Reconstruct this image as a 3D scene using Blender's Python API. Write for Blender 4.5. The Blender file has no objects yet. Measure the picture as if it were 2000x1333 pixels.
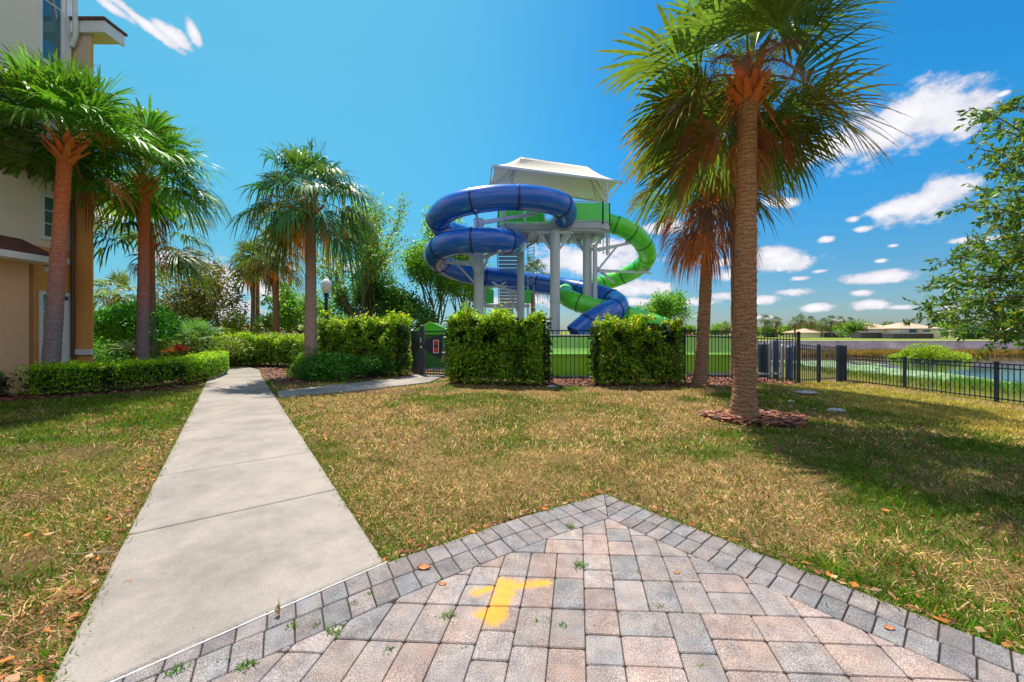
import bpy, math, random
import numpy as np
from mathutils import Vector
R = math.radians
random.seed(7)
SC = bpy.context.scene
COL = SC.collection
# ------------------------------------------------------------------ camera
H = 1.6; F = 760.0; HOR = 648.0            # eye height, focal length and horizon in photo pixels (2000 wide)
cam = bpy.data.cameras.new('camera'); cam_o = bpy.data.objects.new('camera', cam); COL.objects.link(cam_o)
cam.sensor_width = 36; cam.lens = 36*F/2000; cam.shift_y = -(666.5-HOR)/2000
cam.clip_start = 0.05; cam.clip_end = 6000
cam_o.location = (0, 0, H); cam_o.rotation_euler = (R(90), 0, 0)
SC.camera = cam_o
# ------------------------------------------------------------------ sun, exposure
SUN_EL = R(65); SUN_AZ = R(-25.5)           # azimuth from +Y towards +X
sd = Vector((math.sin(SUN_AZ)*math.cos(SUN_EL), math.cos(SUN_AZ)*math.cos(SUN_EL), math.sin(SUN_EL)))
sun = bpy.data.lights.new('sun', 'SUN'); sun.energy = 3.5; sun.angle = R(0.5); sun.color = (1.0, 0.93, 0.80)
sun_o = bpy.data.objects.new('sun', sun); COL.objects.link(sun_o)
sun_o.rotation_euler = (-sd).to_track_quat('-Z', 'Y').to_euler(); sun_o.location = (0, 0, 30)
SC.view_settings.view_transform = 'Standard'; SC.view_settings.look = 'None'
SC.view_settings.exposure = 0.98; SC.view_settings.gamma = 1
# ------------------------------------------------------------------ sky
world = bpy.data.worlds.new('World'); SC.world = world; world.use_nodes = True
wn = world.node_tree.nodes; wl = world.node_tree.links; wn.clear()
def N(t, **k):
    n = wn.new(t)
    for a, b in k.items(): setattr(n, a, b)
    return n
wo = N('ShaderNodeOutputWorld'); bg = N('ShaderNodeBackground'); bg.inputs[1].default_value = 0.15
sky = N('ShaderNodeTexSky', sky_type='NISHITA'); sky.sun_disc = False
sky.sun_elevation = SUN_EL; sky.sun_rotation = SUN_AZ; sky.air_density = 1.0; sky.dust_density = 0.6; sky.ozone_density = 2.5
tint = N('ShaderNodeMixRGB', blend_type='MULTIPLY'); tint.inputs[0].default_value = 1; tint.inputs[2].default_value = (0.20, 0.46, 0.56, 1)
hs = N('ShaderNodeHueSaturation'); hs.inputs['Saturation'].default_value = 1.10; hs.inputs['Value'].default_value = 1.0
wl.new(sky.outputs[0], tint.inputs[1]); wl.new(tint.outputs[0], hs.inputs['Color'])
tc = N('ShaderNodeTexCoord'); sp = N('ShaderNodeSeparateXYZ'); wl.new(tc.outputs['Generated'], sp.inputs[0])
def WM(op, a, b=None, c=None):
    m = N('ShaderNodeMath', operation=op)
    for i, v in enumerate((a, b, c)):
        if v is None: continue
        if isinstance(v, (int, float)): m.inputs[i].default_value = v
        else: wl.new(v, m.inputs[i])
    return m.outputs[0]
azn = WM('ARCTAN2', sp.outputs[0], sp.outputs[1]); eln = WM('ARCSINE', sp.outputs[2])
cb = N('ShaderNodeCombineXYZ'); wl.new(azn, cb.inputs[0]); wl.new(eln, cb.inputs[1])
# greyer air near the horizon, pale teal air towards the sun
er = N('ShaderNodeMapRange', interpolation_type='SMOOTHSTEP'); wl.new(eln, er.inputs[0]); er.inputs[1].default_value = 0.0; er.inputs[2].default_value = 0.42
hz = N('ShaderNodeMixRGB'); wl.new(er.outputs[0], hz.inputs[0]); hz.inputs[1].default_value = (1.3, .62, .60, 1); hz.inputs[2].default_value = (1, 1, 1, 1)
hm = N('ShaderNodeMixRGB', blend_type='MULTIPLY'); hm.inputs[0].default_value = 1; wl.new(hs.outputs[0], hm.inputs[1]); wl.new(hz.outputs[0], hm.inputs[2])
gd = Vector((-.80, 1, .62)).normalized(); dp = N('ShaderNodeVectorMath', operation='DOT_PRODUCT'); wl.new(tc.outputs['Generated'], dp.inputs[0]); dp.inputs[1].default_value = gd
gr_ = N('ShaderNodeMapRange', interpolation_type='SMOOTHSTEP'); wl.new(dp.outputs['Value'], gr_.inputs[0]); gr_.inputs[1].default_value = .60; gr_.inputs[2].default_value = 1.0; gr_.inputs[4].default_value = .55
gm = N('ShaderNodeMixRGB'); wl.new(gr_.outputs[0], gm.inputs[0]); wl.new(hm.outputs[0], gm.inputs[1]); gm.inputs[2].default_value = (.62, 2.15, 2.5, 1)
# domain warp for ragged cloud outlines
nz = N('ShaderNodeTexNoise'); nz.inputs['Scale'].default_value = 19; nz.inputs['Detail'].default_value = 9; nz.inputs['Roughness'].default_value = 0.62
mp = N('ShaderNodeMapping'); mp.inputs['Scale'].default_value = (1, 1.35, 1); wl.new(cb.outputs[0], mp.inputs[0]); wl.new(mp.outputs[0], nz.inputs['Vector'])
def azel(px, py):
    v = Vector(((px-1000)/F, 1, (HOR-py)/F)).normalized()
    return math.atan2(v.x, v.y), math.asin(v.z)
CL = [(1735,250,160,50,-12),(1640,285,110,28,-8),(1835,222,105,52,-8),(1770,235,90,52,-8),(1875,240,55,30,0),(1800,398,98,32,-3),(1825,378,55,34,0),(1745,410,50,14,-4),
      (1725,541,95,11,-3),(1525,510,70,20,3),(1500,498,40,15,0),(1150,508,110,32,3),(1180,490,50,20,0),(1240,562,80,14,2),(1290,446,45,14,0),
      (1697,596,38,9,0),(1597,602,34,7,0),(1552,570,36,7,0),(1480,586,40,9,0),(1410,578,26,7,0),(1880,470,28,6,0),(1945,466,40,6,-8),
      (1613,469,18,6,0),(1682,448,22,6,0),(285,48,85,11,22),(335,68,40,13,20),(378,62,26,11,60),(225,20,40,10,15),
      (455,548,60,36,0),(330,505,50,16,0),(205,420,42,16,0),(430,600,80,26,0),(1420,540,28,11,0),(1330,590,60,7,0),(1680,572,22,6,0),
      (1960,183,14,5,0),(1445,478,26,9,0),(1900,640,70,5,0),(1240,590,70,7,0),(1100,560,60,12,0),(520,560,50,22,0),(700,520,50,14,0),(1010,590,70,12,0),
      (1560,545,20,5,0),(1760,600,30,5,0),(1640,625,34,4,0),(1490,620,30,4,0),(1410,512,20,7,0),(1720,510,14,4,0),(1860,600,26,5,0),(1600,530,16,4,0),(1745,480,12,4,0),(1520,395,40,9,8),(1665,430,14,6,0),(1385,455,40,12,0),
      (2300,300,160,45,0),(-400,350,150,40,0),(-200,520,120,20,0),(2500,520,200,22,0)]
dist = None
FILL_CL = [(2.35, .62, .62, .36), (-2.35, .55, .62, .34), (1.55, .5, .38, .26), (-1.55, .55, .36, .22), (3.05, .95, .5, .3), (-3.05, .95, .5, .3), (2.9, .35, .3, .2), (-2.9, .35, .3, .2), (1.9, 1.0, .5, .16), (-1.75, .25, .3, .12), (1.75, .2, .3, .1)]   # unseen white cloud banks added behind and beside the viewer for fill light
for CLi in CL+FILL_CL:
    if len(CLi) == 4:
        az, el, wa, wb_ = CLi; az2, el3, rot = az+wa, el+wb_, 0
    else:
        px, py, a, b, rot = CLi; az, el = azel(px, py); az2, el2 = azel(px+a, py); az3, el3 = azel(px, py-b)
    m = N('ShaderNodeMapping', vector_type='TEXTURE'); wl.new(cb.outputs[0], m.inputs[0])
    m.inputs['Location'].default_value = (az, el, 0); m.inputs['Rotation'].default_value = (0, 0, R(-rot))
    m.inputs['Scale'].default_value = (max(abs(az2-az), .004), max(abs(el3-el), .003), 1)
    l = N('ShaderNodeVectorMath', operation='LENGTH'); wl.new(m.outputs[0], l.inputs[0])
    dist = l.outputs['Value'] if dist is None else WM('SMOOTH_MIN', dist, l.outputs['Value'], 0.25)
nn = WM('SUBTRACT', nz.outputs['Fac'], 0.5)
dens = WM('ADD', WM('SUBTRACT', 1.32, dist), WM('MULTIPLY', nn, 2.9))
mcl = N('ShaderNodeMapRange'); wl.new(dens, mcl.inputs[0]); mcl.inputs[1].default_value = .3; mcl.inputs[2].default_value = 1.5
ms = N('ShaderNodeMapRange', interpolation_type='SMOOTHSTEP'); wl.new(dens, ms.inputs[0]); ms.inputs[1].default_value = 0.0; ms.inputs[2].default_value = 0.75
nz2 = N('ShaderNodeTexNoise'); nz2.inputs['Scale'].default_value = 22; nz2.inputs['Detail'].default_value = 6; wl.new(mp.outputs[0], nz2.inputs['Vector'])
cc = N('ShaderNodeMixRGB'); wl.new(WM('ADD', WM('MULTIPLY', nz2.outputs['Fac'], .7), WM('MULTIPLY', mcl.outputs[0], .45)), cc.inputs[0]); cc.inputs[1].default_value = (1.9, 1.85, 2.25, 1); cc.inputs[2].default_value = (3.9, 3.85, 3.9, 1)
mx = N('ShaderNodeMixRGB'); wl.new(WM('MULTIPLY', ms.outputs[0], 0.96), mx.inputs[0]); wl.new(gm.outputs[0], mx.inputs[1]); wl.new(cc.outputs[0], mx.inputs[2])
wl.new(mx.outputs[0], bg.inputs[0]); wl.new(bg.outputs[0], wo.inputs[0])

# ------------------------------------------------------------------ helpers
def P(px, py, D): return Vector(((px-1000)/F*D, D, H+(HOR-py)/F*D))     # the point a distance D ahead that the photo shows at (px, py)
def G(px, py, z=0.0):
    D = (H-z)*F/(py-HOR); return Vector(((px-1000)/F*D, D, z))
def sstep(t):
    t = np.clip(t, 0, 1); return t*t*(3-2*t)
def gz(x, y):
    x = np.asarray(x, float); y = np.asarray(y, float)
    z = -0.5*sstep((x-5.5)/9) - 2.8*sstep((x-15.2)/20)
    far = sstep((y-72.05)/0.4)*(x > -1e9)
    return z*(1-far) + (-0.25*sstep((x-5.5)/9))*far
def gz1(x, y): return float(gz(x, y))
_tab = np.random.RandomState(3).rand(256, 256)
def vnoise(x, y):
    xi = np.floor(x).astype(int); yi = np.floor(y).astype(int); fx = x-xi; fy = y-yi
    fx = fx*fx*(3-2*fx); fy = fy*fy*(3-2*fy)
    g = lambda a, b: _tab[a & 255, b & 255]
    return (g(xi, yi)*(1-fx)+g(xi+1, yi)*fx)*(1-fy)+(g(xi, yi+1)*(1-fx)+g(xi+1, yi+1)*fx)*fy
def fbm(x, y, s=1.0, o=4):
    x = np.asarray(x, float); y = np.asarray(y, float); v = 0; a = .5; t = 0
    for i in range(o):
        v = v+a*vnoise(x*s+17.3*i, y*s-9.1*i); t += a; a *= .5; s *= 2.03
    return v/t
def tag(o, label=None, cat=None, group=None, kind=None):
    if label: o['label'] = label
    if cat: o['category'] = cat
    if group: o['group'] = group
    if kind: o['kind'] = kind
    return o
def thing(name, label, cat, loc=(0, 0, 0), group=None):
    o = bpy.data.objects.new(name, None); COL.objects.link(o); o.location = loc; o.empty_display_size = .2
    return tag(o, label, cat, group)
def link(name, me, mat, parent=None):
    o = bpy.data.objects.new(name, me); COL.objects.link(o)
    for m in (mat if isinstance(mat, (list, tuple)) else [mat]): me.materials.append(m)
    if parent is not None: o.parent = parent
    return o
def np_obj(name, V, Fc, mat, parent=None, cols=None, smooth=False, mi=None, off=None):
    """V (n,3), Fc (m,k) uniform faces, cols (n,3) per vertex"""
    V = np.asarray(V, np.float32)
    if off is None and parent is not None:
        off = np.zeros(3); p = parent
        while p is not None: off = off+np.array(p.location); p = p.parent
    if off is not None: V = V-np.array(off, np.float32)
    Fc = np.asarray(Fc, np.int32); m, k = Fc.shape
    me = bpy.data.meshes.new(name)
    me.vertices.add(len(V)); me.vertices.foreach_set('co', V.astype(np.float32).ravel())
    me.loops.add(m*k); me.loops.foreach_set('vertex_index', Fc.ravel())
    me.polygons.add(m); me.polygons.foreach_set('loop_start', np.arange(0, m*k, k, dtype=np.int32))
    if smooth: me.polygons.foreach_set('use_smooth', np.ones(m, bool))
    if mi is not None: me.polygons.foreach_set('material_index', np.asarray(mi, np.int32))
    me.update(calc_edges=True)
    if cols is not None:
        a = me.color_attributes.new('Col', 'FLOAT_COLOR', 'POINT')
        c = np.ones((len(V), 4), np.float32); c[:, :3] = cols; a.data.foreach_set('color', c.ravel())
    return link(name, me, mat, parent)
class MB:
    """collects shapes, builds them as ONE mesh"""
    def __init__(s): s.v = []; s.f = []; s.sm = []
    def add(s, vs, fs, smooth=False):
        b = len(s.v); s.v += [tuple(v) for v in vs]; s.f += [tuple(b+i for i in f) for f in fs]; s.sm += [smooth]*len(fs); return s
    def box(s, x0, x1, y0, y1, z0, z1):
        v = [(x, y, z) for z in (z0, z1) for y in (y0, y1) for x in (x0, x1)]
        return s.add(v, [(0,2,3,1),(4,5,7,6),(0,1,5,4),(2,6,7,3),(0,4,6,2),(1,3,7,5)])
    def beam(s, a, b, w, h=None, up=(0, 0, 1), w2=None, h2=None):
        h = h or w; w2 = w2 or w; h2 = h2 or h
        a = Vector(a); b = Vector(b); d = (b-a).normalized(); u = Vector(up)
        if abs(d.dot(u)) > .97: u = Vector((0, 1, 0))
        r = d.cross(u).normalized(); u = r.cross(d).normalized()
        v = [p+r*sx*ww/2+u*sz*hh/2 for p, ww, hh in ((a, w, h), (b, w2, h2)) for sz in (-1, 1) for sx in (-1, 1)]
        return s.add(v, [(0,2,3,1),(4,5,7,6),(0,1,5,4),(2,6,7,3),(0,4,6,2),(1,3,7,5)])
    def tube(s, pts, rad, n=10, caps=True, smooth=True):
        pts = [Vector(p) for p in pts]; m = len(pts)
        if not isinstance(rad, (list, tuple, np.ndarray)): rad = [rad]*m
        vs = []; ref = None
        for i, p in enumerate(pts):
            d = (pts[min(i+1, m-1)]-pts[max(i-1, 0)]).normalized()
            if ref is None:
                ref = Vector((0, 0, 1)) if abs(d.z) < .9 else Vector((0, 1, 0))
            r = d.cross(ref)
            r = r.normalized() if r.length > 1e-5 else Vector((1, 0, 0))
            u = r.cross(d).normalized(); ref = u
            for k in range(n):
                a = 2*math.pi*k/n; vs.append(p+(r*math.cos(a)+u*math.sin(a))*float(rad[i]))
        fs = [(i*n+k, i*n+(k+1) % n, (i+1)*n+(k+1) % n, (i+1)*n+k) for i in range(m-1) for k in range(n)]
        s.add(vs, fs, smooth)
        if caps: s.add(vs[:n], [tuple(range(n))[::-1]]); s.add(vs[-n:], [tuple(range(n))])
        return s
    def cyl(s, x, y, z0, z1, r, n=20, r2=None): return s.tube([(x, y, z0), (x, y, z1)], [r, r2 or r], n)
    def lathe(s, x, y, prof, n=20):
        vs = [(x+r*math.cos(2*math.pi*k/n), y+r*math.sin(2*math.pi*k/n), z) for r, z in prof for k in range(n)]
        fs = [(i*n+k, i*n+(k+1) % n, (i+1)*n+(k+1) % n, (i+1)*n+k) for i in range(len(prof)-1) for k in range(n)]
        return s.add(vs, fs, True)
    def prism(s, poly, z0, z1):
        n = len(poly); v = [(p[0], p[1], z0) for p in poly]+[(p[0], p[1], z1) for p in poly]
        return s.add(v, [tuple(range(n))[::-1], tuple(range(n, 2*n))]+[(i, (i+1) % n, n+(i+1) % n, n+i) for i in range(n)])
    def build(s, name, mat, parent=None, cols=None):
        me = bpy.data.meshes.new(name); off = Vector((0, 0, 0)); p = parent
        while p is not None: off += Vector(p.location); p = p.parent
        me.from_pydata([tuple(Vector(v)-off) for v in s.v], [], s.f)
        me.polygons.foreach_set('use_smooth', s.sm); me.update()
        if cols is not None:
            a = me.color_attributes.new('Col', 'FLOAT_COLOR', 'POINT')
            c = np.ones((len(s.v), 4), np.float32); c[:, :3] = cols; a.data.foreach_set('color', c.ravel())
        return link(name, me, mat, parent)
# ------------------------------------------------------------------ materials
def newmat(name):
    m = bpy.data.materials.new(name); m.use_nodes = True; nt = m.node_tree
    b = nt.nodes['Principled BSDF']; return m, nt, b
def mnode(nt, t, **k):
    n = nt.nodes.new(t)
    for a, v in k.items(): setattr(n, a, v)
    return n
def ramp(nt, src, stops):
    r = mnode(nt, 'ShaderNodeValToRGB'); e = r.color_ramp.elements
    while len(e) < len(stops): e.new(.5)
    for i, (p, c) in enumerate(stops): e[i].position = p; e[i].color = (*c, 1) if len(c) == 3 else c
    nt.links.new(src, r.inputs[0]); return r.outputs[0]
def noise(nt, scale, detail=5, rough=.6, vec=None, stretch=None):
    n = mnode(nt, 'ShaderNodeTexNoise'); n.inputs['Scale'].default_value = scale; n.inputs['Detail'].default_value = detail; n.inputs['Roughness'].default_value = rough
    t = vec
    if t is None: t = mnode(nt, 'ShaderNodeTexCoord').outputs['Object']
    if stretch:
        mp = mnode(nt, 'ShaderNodeMapping'); mp.inputs['Scale'].default_value = stretch; nt.links.new(t, mp.inputs[0]); t = mp.outputs[0]
    nt.links.new(t, n.inputs['Vector']); return n.outputs['Fac']
def bump(nt, b, src, strength=.3, dist=.01):
    n = mnode(nt, 'ShaderNodeBump'); n.inputs['Strength'].default_value = strength; n.inputs['Distance'].default_value = dist
    nt.links.new(src, n.inputs['Height']); nt.links.new(n.outputs[0], b.inputs['Normal'])
def mixc(nt, fac, a, b, mode='MIX'):
    m = mnode(nt, 'ShaderNodeMixRGB', blend_type=mode)
    for i, v in enumerate((fac, a, b)):
        if isinstance(v, (int, float)): m.inputs[i].default_value = v
        elif isinstance(v, tuple): m.inputs[i].default_value = (*v, 1)
        else: nt.links.new(v, m.inputs[i])
    return m.outputs[0]
def plain(name, c1, c2=None, scale=3, rough=.6, metal=0, bs=.15, bscale=60, coat=0, bd=.01):
    m, nt, b = newmat(name)
    c2 = c2 or tuple(x*.8 for x in c1)
    nt.links.new(ramp(nt, noise(nt, scale, 6, .65), [(.3, c2), (.7, c1)]), b.inputs['Base Color'])
    b.inputs['Roughness'].default_value = rough; b.inputs['Metallic'].default_value = metal
    if coat: b.inputs['Coat Weight'].default_value = coat; b.inputs['Coat Roughness'].default_value = .08
    if bs: bump(nt, b, noise(nt, bscale, 4), bs, bd)
    return m
def colmat(name, rough=.5, trans=.35, spec=.5, nscale=0, namp=.0, tint=(1, 1, 1)):
    m, nt, b = newmat(name)
    a = mnode(nt, 'ShaderNodeAttribute', attribute_name='Col'); c = a.outputs['Color']
    if nscale: c = mixc(nt, 1.0, c, ramp(nt, noise(nt, nscale, 3), [(.25, (1-namp,)*3), (.75, (1+namp,)*3)]), 'MULTIPLY')
    nt.links.new(c, b.inputs['Base Color']); b.inputs['Roughness'].default_value = rough; b.inputs['Specular IOR Level'].default_value = spec
    if trans:
        t = mnode(nt, 'ShaderNodeBsdfTranslucent'); ms = mnode(nt, 'ShaderNodeMixShader'); ms.inputs[0].default_value = trans
        tcx = mixc(nt, 1.0, c, (1.5, 1.4, .6), 'MULTIPLY'); nt.links.new(tcx, t.inputs[0])
        out = nt.nodes['Material Output']; nt.links.new(b.outputs[0], ms.inputs[1]); nt.links.new(t.outputs[0], ms.inputs[2]); nt.links.new(ms.outputs[0], out.inputs[0])
    return m
M = {}
M['leaf'] = colmat('leaf', .42, .4, .45, 30, .3)
M['frond'] = colmat('frond', .46, .34, .35, 9, .35)
M['dead'] = colmat('dead_frond', .85, .25, .15, 14, .35)
M['grass'] = colmat('grass_blade', .6, .3, .25)
M['black'] = plain('black_paint', (.018, .024, .045), (.012, .015, .03), 8, .35, 0, .05, 200)
M['blue'] = plain('blue_gelcoat', (.006, .135, .68), (.012, .10, .46), 2.2, .26, 0, .05, 14, .6)
M['green'] = plain('green_gelcoat', (.10, .78, .02), (.10, .56, .03), 2.2, .28, 0, .05, 14, .5)
M['panel'] = plain('green_panel', (.08, .72, .08), (.06, .62, .06), 2, .3, 0, .04, 20, .3)
M['poolg'] = plain('pool_wall_green', (.36, .82, .05), (.30, .74, .04), 1.5, .6, 0, .1, 40)
M['poolg2'] = plain('pool_wall_pale', (.46, .90, .20), (.40, .84, .16), 1.5, .6, 0, .1, 40)
M['steel'] = plain('white_steel', (.60, .64, .70), (.52, .56, .62), 1.5, .45, 0, .05, 30)
M['steel2'] = plain('deck_grey', (.50, .53, .58), (.40, .43, .48), 2, .55, 0, .05, 30)
M['fabric'] = plain('shade_fabric', (.84, .76, .64), (.78, .70, .58), 1.5, .9, 0, .15, 90)
M['white'] = plain('white_trim', (.78, .78, .80), (.70, .70, .72), 4, .5, 0, .04, 60)
M['globe'] = plain('lamp_globe', (.85, .85, .84), (.8, .8, .8), 4, .3, 0, 0)
M['stucco_up'] = plain('stucco_beige', (.88, .76, .62), (.82, .70, .57), .8, .9, 0, .5, 90, 0, .01)
M['stucco_lo'] = plain('stucco_peach', (.84, .50, .30), (.78, .45, .26), .8, .9, 0, .5, 90, 0, .01)
M['stucco_or'] = plain('stucco_orange', (.84, .40, .11), (.76, .35, .09), .8, .9, 0, .5, 90, 0, .01)
M['bronze'] = plain('bronze_pipe', (.10, .055, .03), None, 6, .5)
M['shingle'] = plain('red_shingle', (.20, .07, .055), (.10, .04, .035), 14, .9, 0, .5, 40)
M['shingle2'] = plain('tan_shingle', (.66, .42, .30), (.52, .34, .24), 6, .9, 0, .3, 30)
M['housewall'] = plain('cream_wall', (.9, .78, .58), (.84, .72, .52), 2, .9)
M['screen'] = plain('dark_screen', (.09, .075, .09), (.06, .05, .06), 3, .7)
M['bark'] = plain('bark', (.20, .14, .10), (.10, .07, .05), 12, .9, 0, .8, 30, 0, .02)
M['core'] = plain('hedge_twigs', (.035, .05, .015), (.02, .025, .01), 12, 1, 0, .8, 30, 0, .03)
M['chips'] = colmat('mulch_chip', .9, 0, .2)
M['red'] = plain('sign_red', (.75, .02, .015), None, 5, .5, 0, 0)
M['stone'] = plain('pale_rock', (.66, .66, .68), (.30, .30, .32), 14, .8, 0, .6, 25, 0, .02)
M['reedwall'] = None
def glassmat():
    m, nt, b = newmat('window_glass'); b.inputs['Base Color'].default_value = (.05, .16, .20, 1); b.inputs['Roughness'].default_value = .06
    b.inputs['Specular IOR Level'].default_value = .9; b.inputs['Coat Weight'].default_value = .5; return m
M['glass'] = glassmat()
def concrete():
    m, nt, b = newmat('sidewalk_concrete')
    c = ramp(nt, noise(nt, 1.3, 8, .7), [(.25, (.25, .222, .202)), (.5, (.325, .288, .262)), (.75, (.39, .343, .31))])
    c = mixc(nt, .5, c, ramp(nt, noise(nt, 90, 3, .7), [(.35, (.65, .63, .62)), (.6, (1.05, 1.05, 1.05))]), 'MULTIPLY')
    st2 = ramp(nt, noise(nt, .55, 7, .75), [(.36, (.68, .66, .66)), (.52, (1.03, 1.02, 1.0)), (.7, (1.12, 1.1, 1.08))]); c = mixc(nt, .9, c, st2, 'MULTIPLY')
    spot = ramp(nt, noise(nt, 26, 2, .5), [(.70, (1, 1, 1)), (.76, (.5, .46, .42))])
    c = mixc(nt, .6, c, spot, 'MULTIPLY')
    nt.links.new(c, b.inputs['Base Color']); b.inputs['Roughness'].default_value = .85; bump(nt, b, noise(nt, 160, 4, .7), .25, .004); return m
M['concrete'] = concrete()
def pavermat():
    m, nt, b = newmat('paver_stone'); L = nt.links
    a = mnode(nt, 'ShaderNodeAttribute', attribute_name='Col').outputs['Color']
    fine = ramp(nt, noise(nt, 210, 3, .8), [(.36, (.28, .26, .27)), (.5, (.9, .88, .87)), (.63, (1.9, 1.85, 1.8))])
    c = mixc(nt, .85, a, fine, 'MULTIPLY')
    c = mixc(nt, ramp(nt, noise(nt, 5.5, 4, .6), [(.42, (0, 0, 0)), (.6, (.55, .55, .55))]), c, mixc(nt, 1.0, c, (.80, .95, 1.12), 'MULTIPLY'))
    blot = ramp(nt, noise(nt, 9, 5, .6), [(.3, (.6, .58, .60)), (.65, (1.12, 1.1, 1.08))])
    c = mixc(nt, .8, c, blot, 'MULTIPLY')
    # splash of yellow marking paint: three strokes sprayed on the stones
    tcn = mnode(nt, 'ShaderNodeTexCoord').outputs['Object']; s = mnode(nt, 'ShaderNodeSeparateXYZ'); L.new(tcn, s.inputs[0])
    def mt(op, x, y=None, z=None):
        q = mnode(nt, 'ShaderNodeMath', operation=op)
        for i, v in enumerate((x, y, z)):
            if v is None: continue
            if isinstance(v, (int, float)): q.inputs[i].default_value = v
            else: L.new(v, q.inputs[i])
        return q.outputs[0]
    dm = None
    for (x0, y0, x1, y1, r) in ((-.22, 2.345, -.04, 2.40, .022), (-.02, 2.39, .22, 2.435, .024), (-.03, 2.41, -.10, 2.14, .055), (-.07, 2.44, -.04, 2.38, .03), (-.16, 2.16, -.10, 2.20, .035)):
        dx, dy = x1-x0, y1-y0; l2 = dx*dx+dy*dy
        t = mt('ADD', mt('MULTIPLY', mt('SUBTRACT', s.outputs[0], x0), dx/l2), mt('MULTIPLY', mt('SUBTRACT', s.outputs[1], y0), dy/l2))
        t = mt('MINIMUM', mt('MAXIMUM', t, 0.0), 1.0)
        ex = mt('SUBTRACT', s.outputs[0], mt('MULTIPLY_ADD', t, dx, x0)); ey = mt('SUBTRACT', s.outputs[1], mt('MULTIPLY_ADD', t, dy, y0))
        d = mt('SUBTRACT', mt('SQRT', mt('ADD', mt('MULTIPLY', ex, ex), mt('MULTIPLY', ey, ey))), r)
        dm = d if dm is None else mt('MINIMUM', dm, d)
    nn = mt('MULTIPLY', mt('SUBTRACT', noise(nt, 22, 6, .8), .5), .15)
    n2 = mt('MULTIPLY', mt('SUBTRACT', noise(nt, 260, 2, .6), .5), .05)
    v = mt('ADD', mt('ADD', dm, nn), n2)
    mr = mnode(nt, 'ShaderNodeMapRange'); L.new(v, mr.inputs[0]); mr.inputs[1].default_value = .024; mr.inputs[2].default_value = -.012
    c = mixc(nt, mt('MULTIPLY', mr.outputs[0], mt('MULTIPLY_ADD', noise(nt, 60, 3, .7), .6, .52)), c, mixc(nt, noise(nt, 30, 4), (.64, .28, .02), (.84, .44, .035)))
    L.new(c, b.inputs['Base Color']); b.inputs['Roughness'].default_value = .9; b.inputs['Specular IOR Level'].default_value = .25
    bump(nt, b, noise(nt, 190, 4, .8), .8, .004); return m
M['paver'] = pavermat()
def groundmat():
    m, nt, b = newmat('lawn_soil'); L = nt.links
    a = mnode(nt, 'ShaderNodeAttribute', attribute_name='Col').outputs['Color']
    c = mixc(nt, 1.0, a, ramp(nt, noise(nt, 38, 4, .8), [(.3, (.45, .45, .4)), (.5, (.9, .9, .85)), (.7, (1.6, 1.5, 1.3))]), 'MULTIPLY')
    L.new(c, b.inputs['Base Color']); b.inputs['Roughness'].default_value = 1; b.inputs['Specular IOR Level'].default_value = .1
    bump(nt, b, noise(nt, 30, 5, .8), .9, .03); return m
M['ground'] = groundmat()
def trunkmat(name, lo, hi, z0, z1, fleck, ring=34):
    m, nt, b = newmat(name); L = nt.links
    o = mnode(nt, 'ShaderNodeTexCoord').outputs['Object']; s = mnode(nt, 'ShaderNodeSeparateXYZ'); L.new(o, s.inputs[0])
    mr = mnode(nt, 'ShaderNodeMapRange'); L.new(s.outputs[2], mr.inputs[0]); mr.inputs[1].default_value = z0; mr.inputs[2].default_value = z1
    c = mixc(nt, mr.outputs[0], lo, hi)
    rn = noise(nt, 5, 5, .75, o, (1, 1, ring/5))
    c = mixc(nt, .8, c, ramp(nt, rn, [(.3, (.45, .42, .42)), (.5, (.95, .95, .95)), (.7, (1.35, 1.3, 1.25))]), 'MULTIPLY')
    fl = ramp(nt, noise(nt, 42, 4, .75, o, (1, 1, 1.4)), [(.545, (0, 0, 0)), (.62, (1, 1, 1))])
    c = mixc(nt, mixc(nt, 1.0, fl, (.6, .6, .6), 'MULTIPLY'), c, fleck)
    wv = mnode(nt, 'ShaderNodeTexWave', bands_direction='Z'); wv.inputs['Scale'].default_value = ring/5; wv.inputs['Distortion'].default_value = 7; wv.inputs['Detail'].default_value = 4; wv.inputs['Detail Scale'].default_value = 2.2; L.new(o, wv.inputs[0])
    c = mixc(nt, .75, c, ramp(nt, wv.outputs['Fac'], [(.05, (.62, .58, .58)), (.35, (1, 1, 1)), (.8, (1.1, 1.08, 1.06))]), 'MULTIPLY')
    fb = noise(nt, 9, 5, .8, o, (6, 6, .7)); c = mixc(nt, .6, c, ramp(nt, fb, [(.35, (.5, .48, .5)), (.55, (1.1, 1.08, 1.05))]), 'MULTIPLY')
    L.new(c, b.inputs['Base Color']); b.inputs['Roughness'].default_value = .95; b.inputs['Specular IOR Level'].default_value = .2
    hsum = mixc(nt, .5, wv.outputs['Fac'], fb); bump(nt, b, hsum, .6, .02); return m
M['trunkR'] = trunkmat('palm_trunk_brown', (.27, .155, .09), (.52, .24, .09), .5, 5.5, (.62, .52, .44), 20)
M['trunkL'] = trunkmat('palm_trunk_grey', (.27, .21, .24), (.88, .22, .06), 1.8, 5.0, (.42, .40, .38), 40)
M['trunkC'] = trunkmat('palm_trunk_pale', (.50, .34, .31), (.52, .32, .25), 1, 5, (.62, .50, .45), 50)
M['trunkB'] = trunkmat('palm_trunk_tan', (.26, .16, .10), (.36, .18, .08), 1, 5, (.4, .32, .25), 40)
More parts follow.
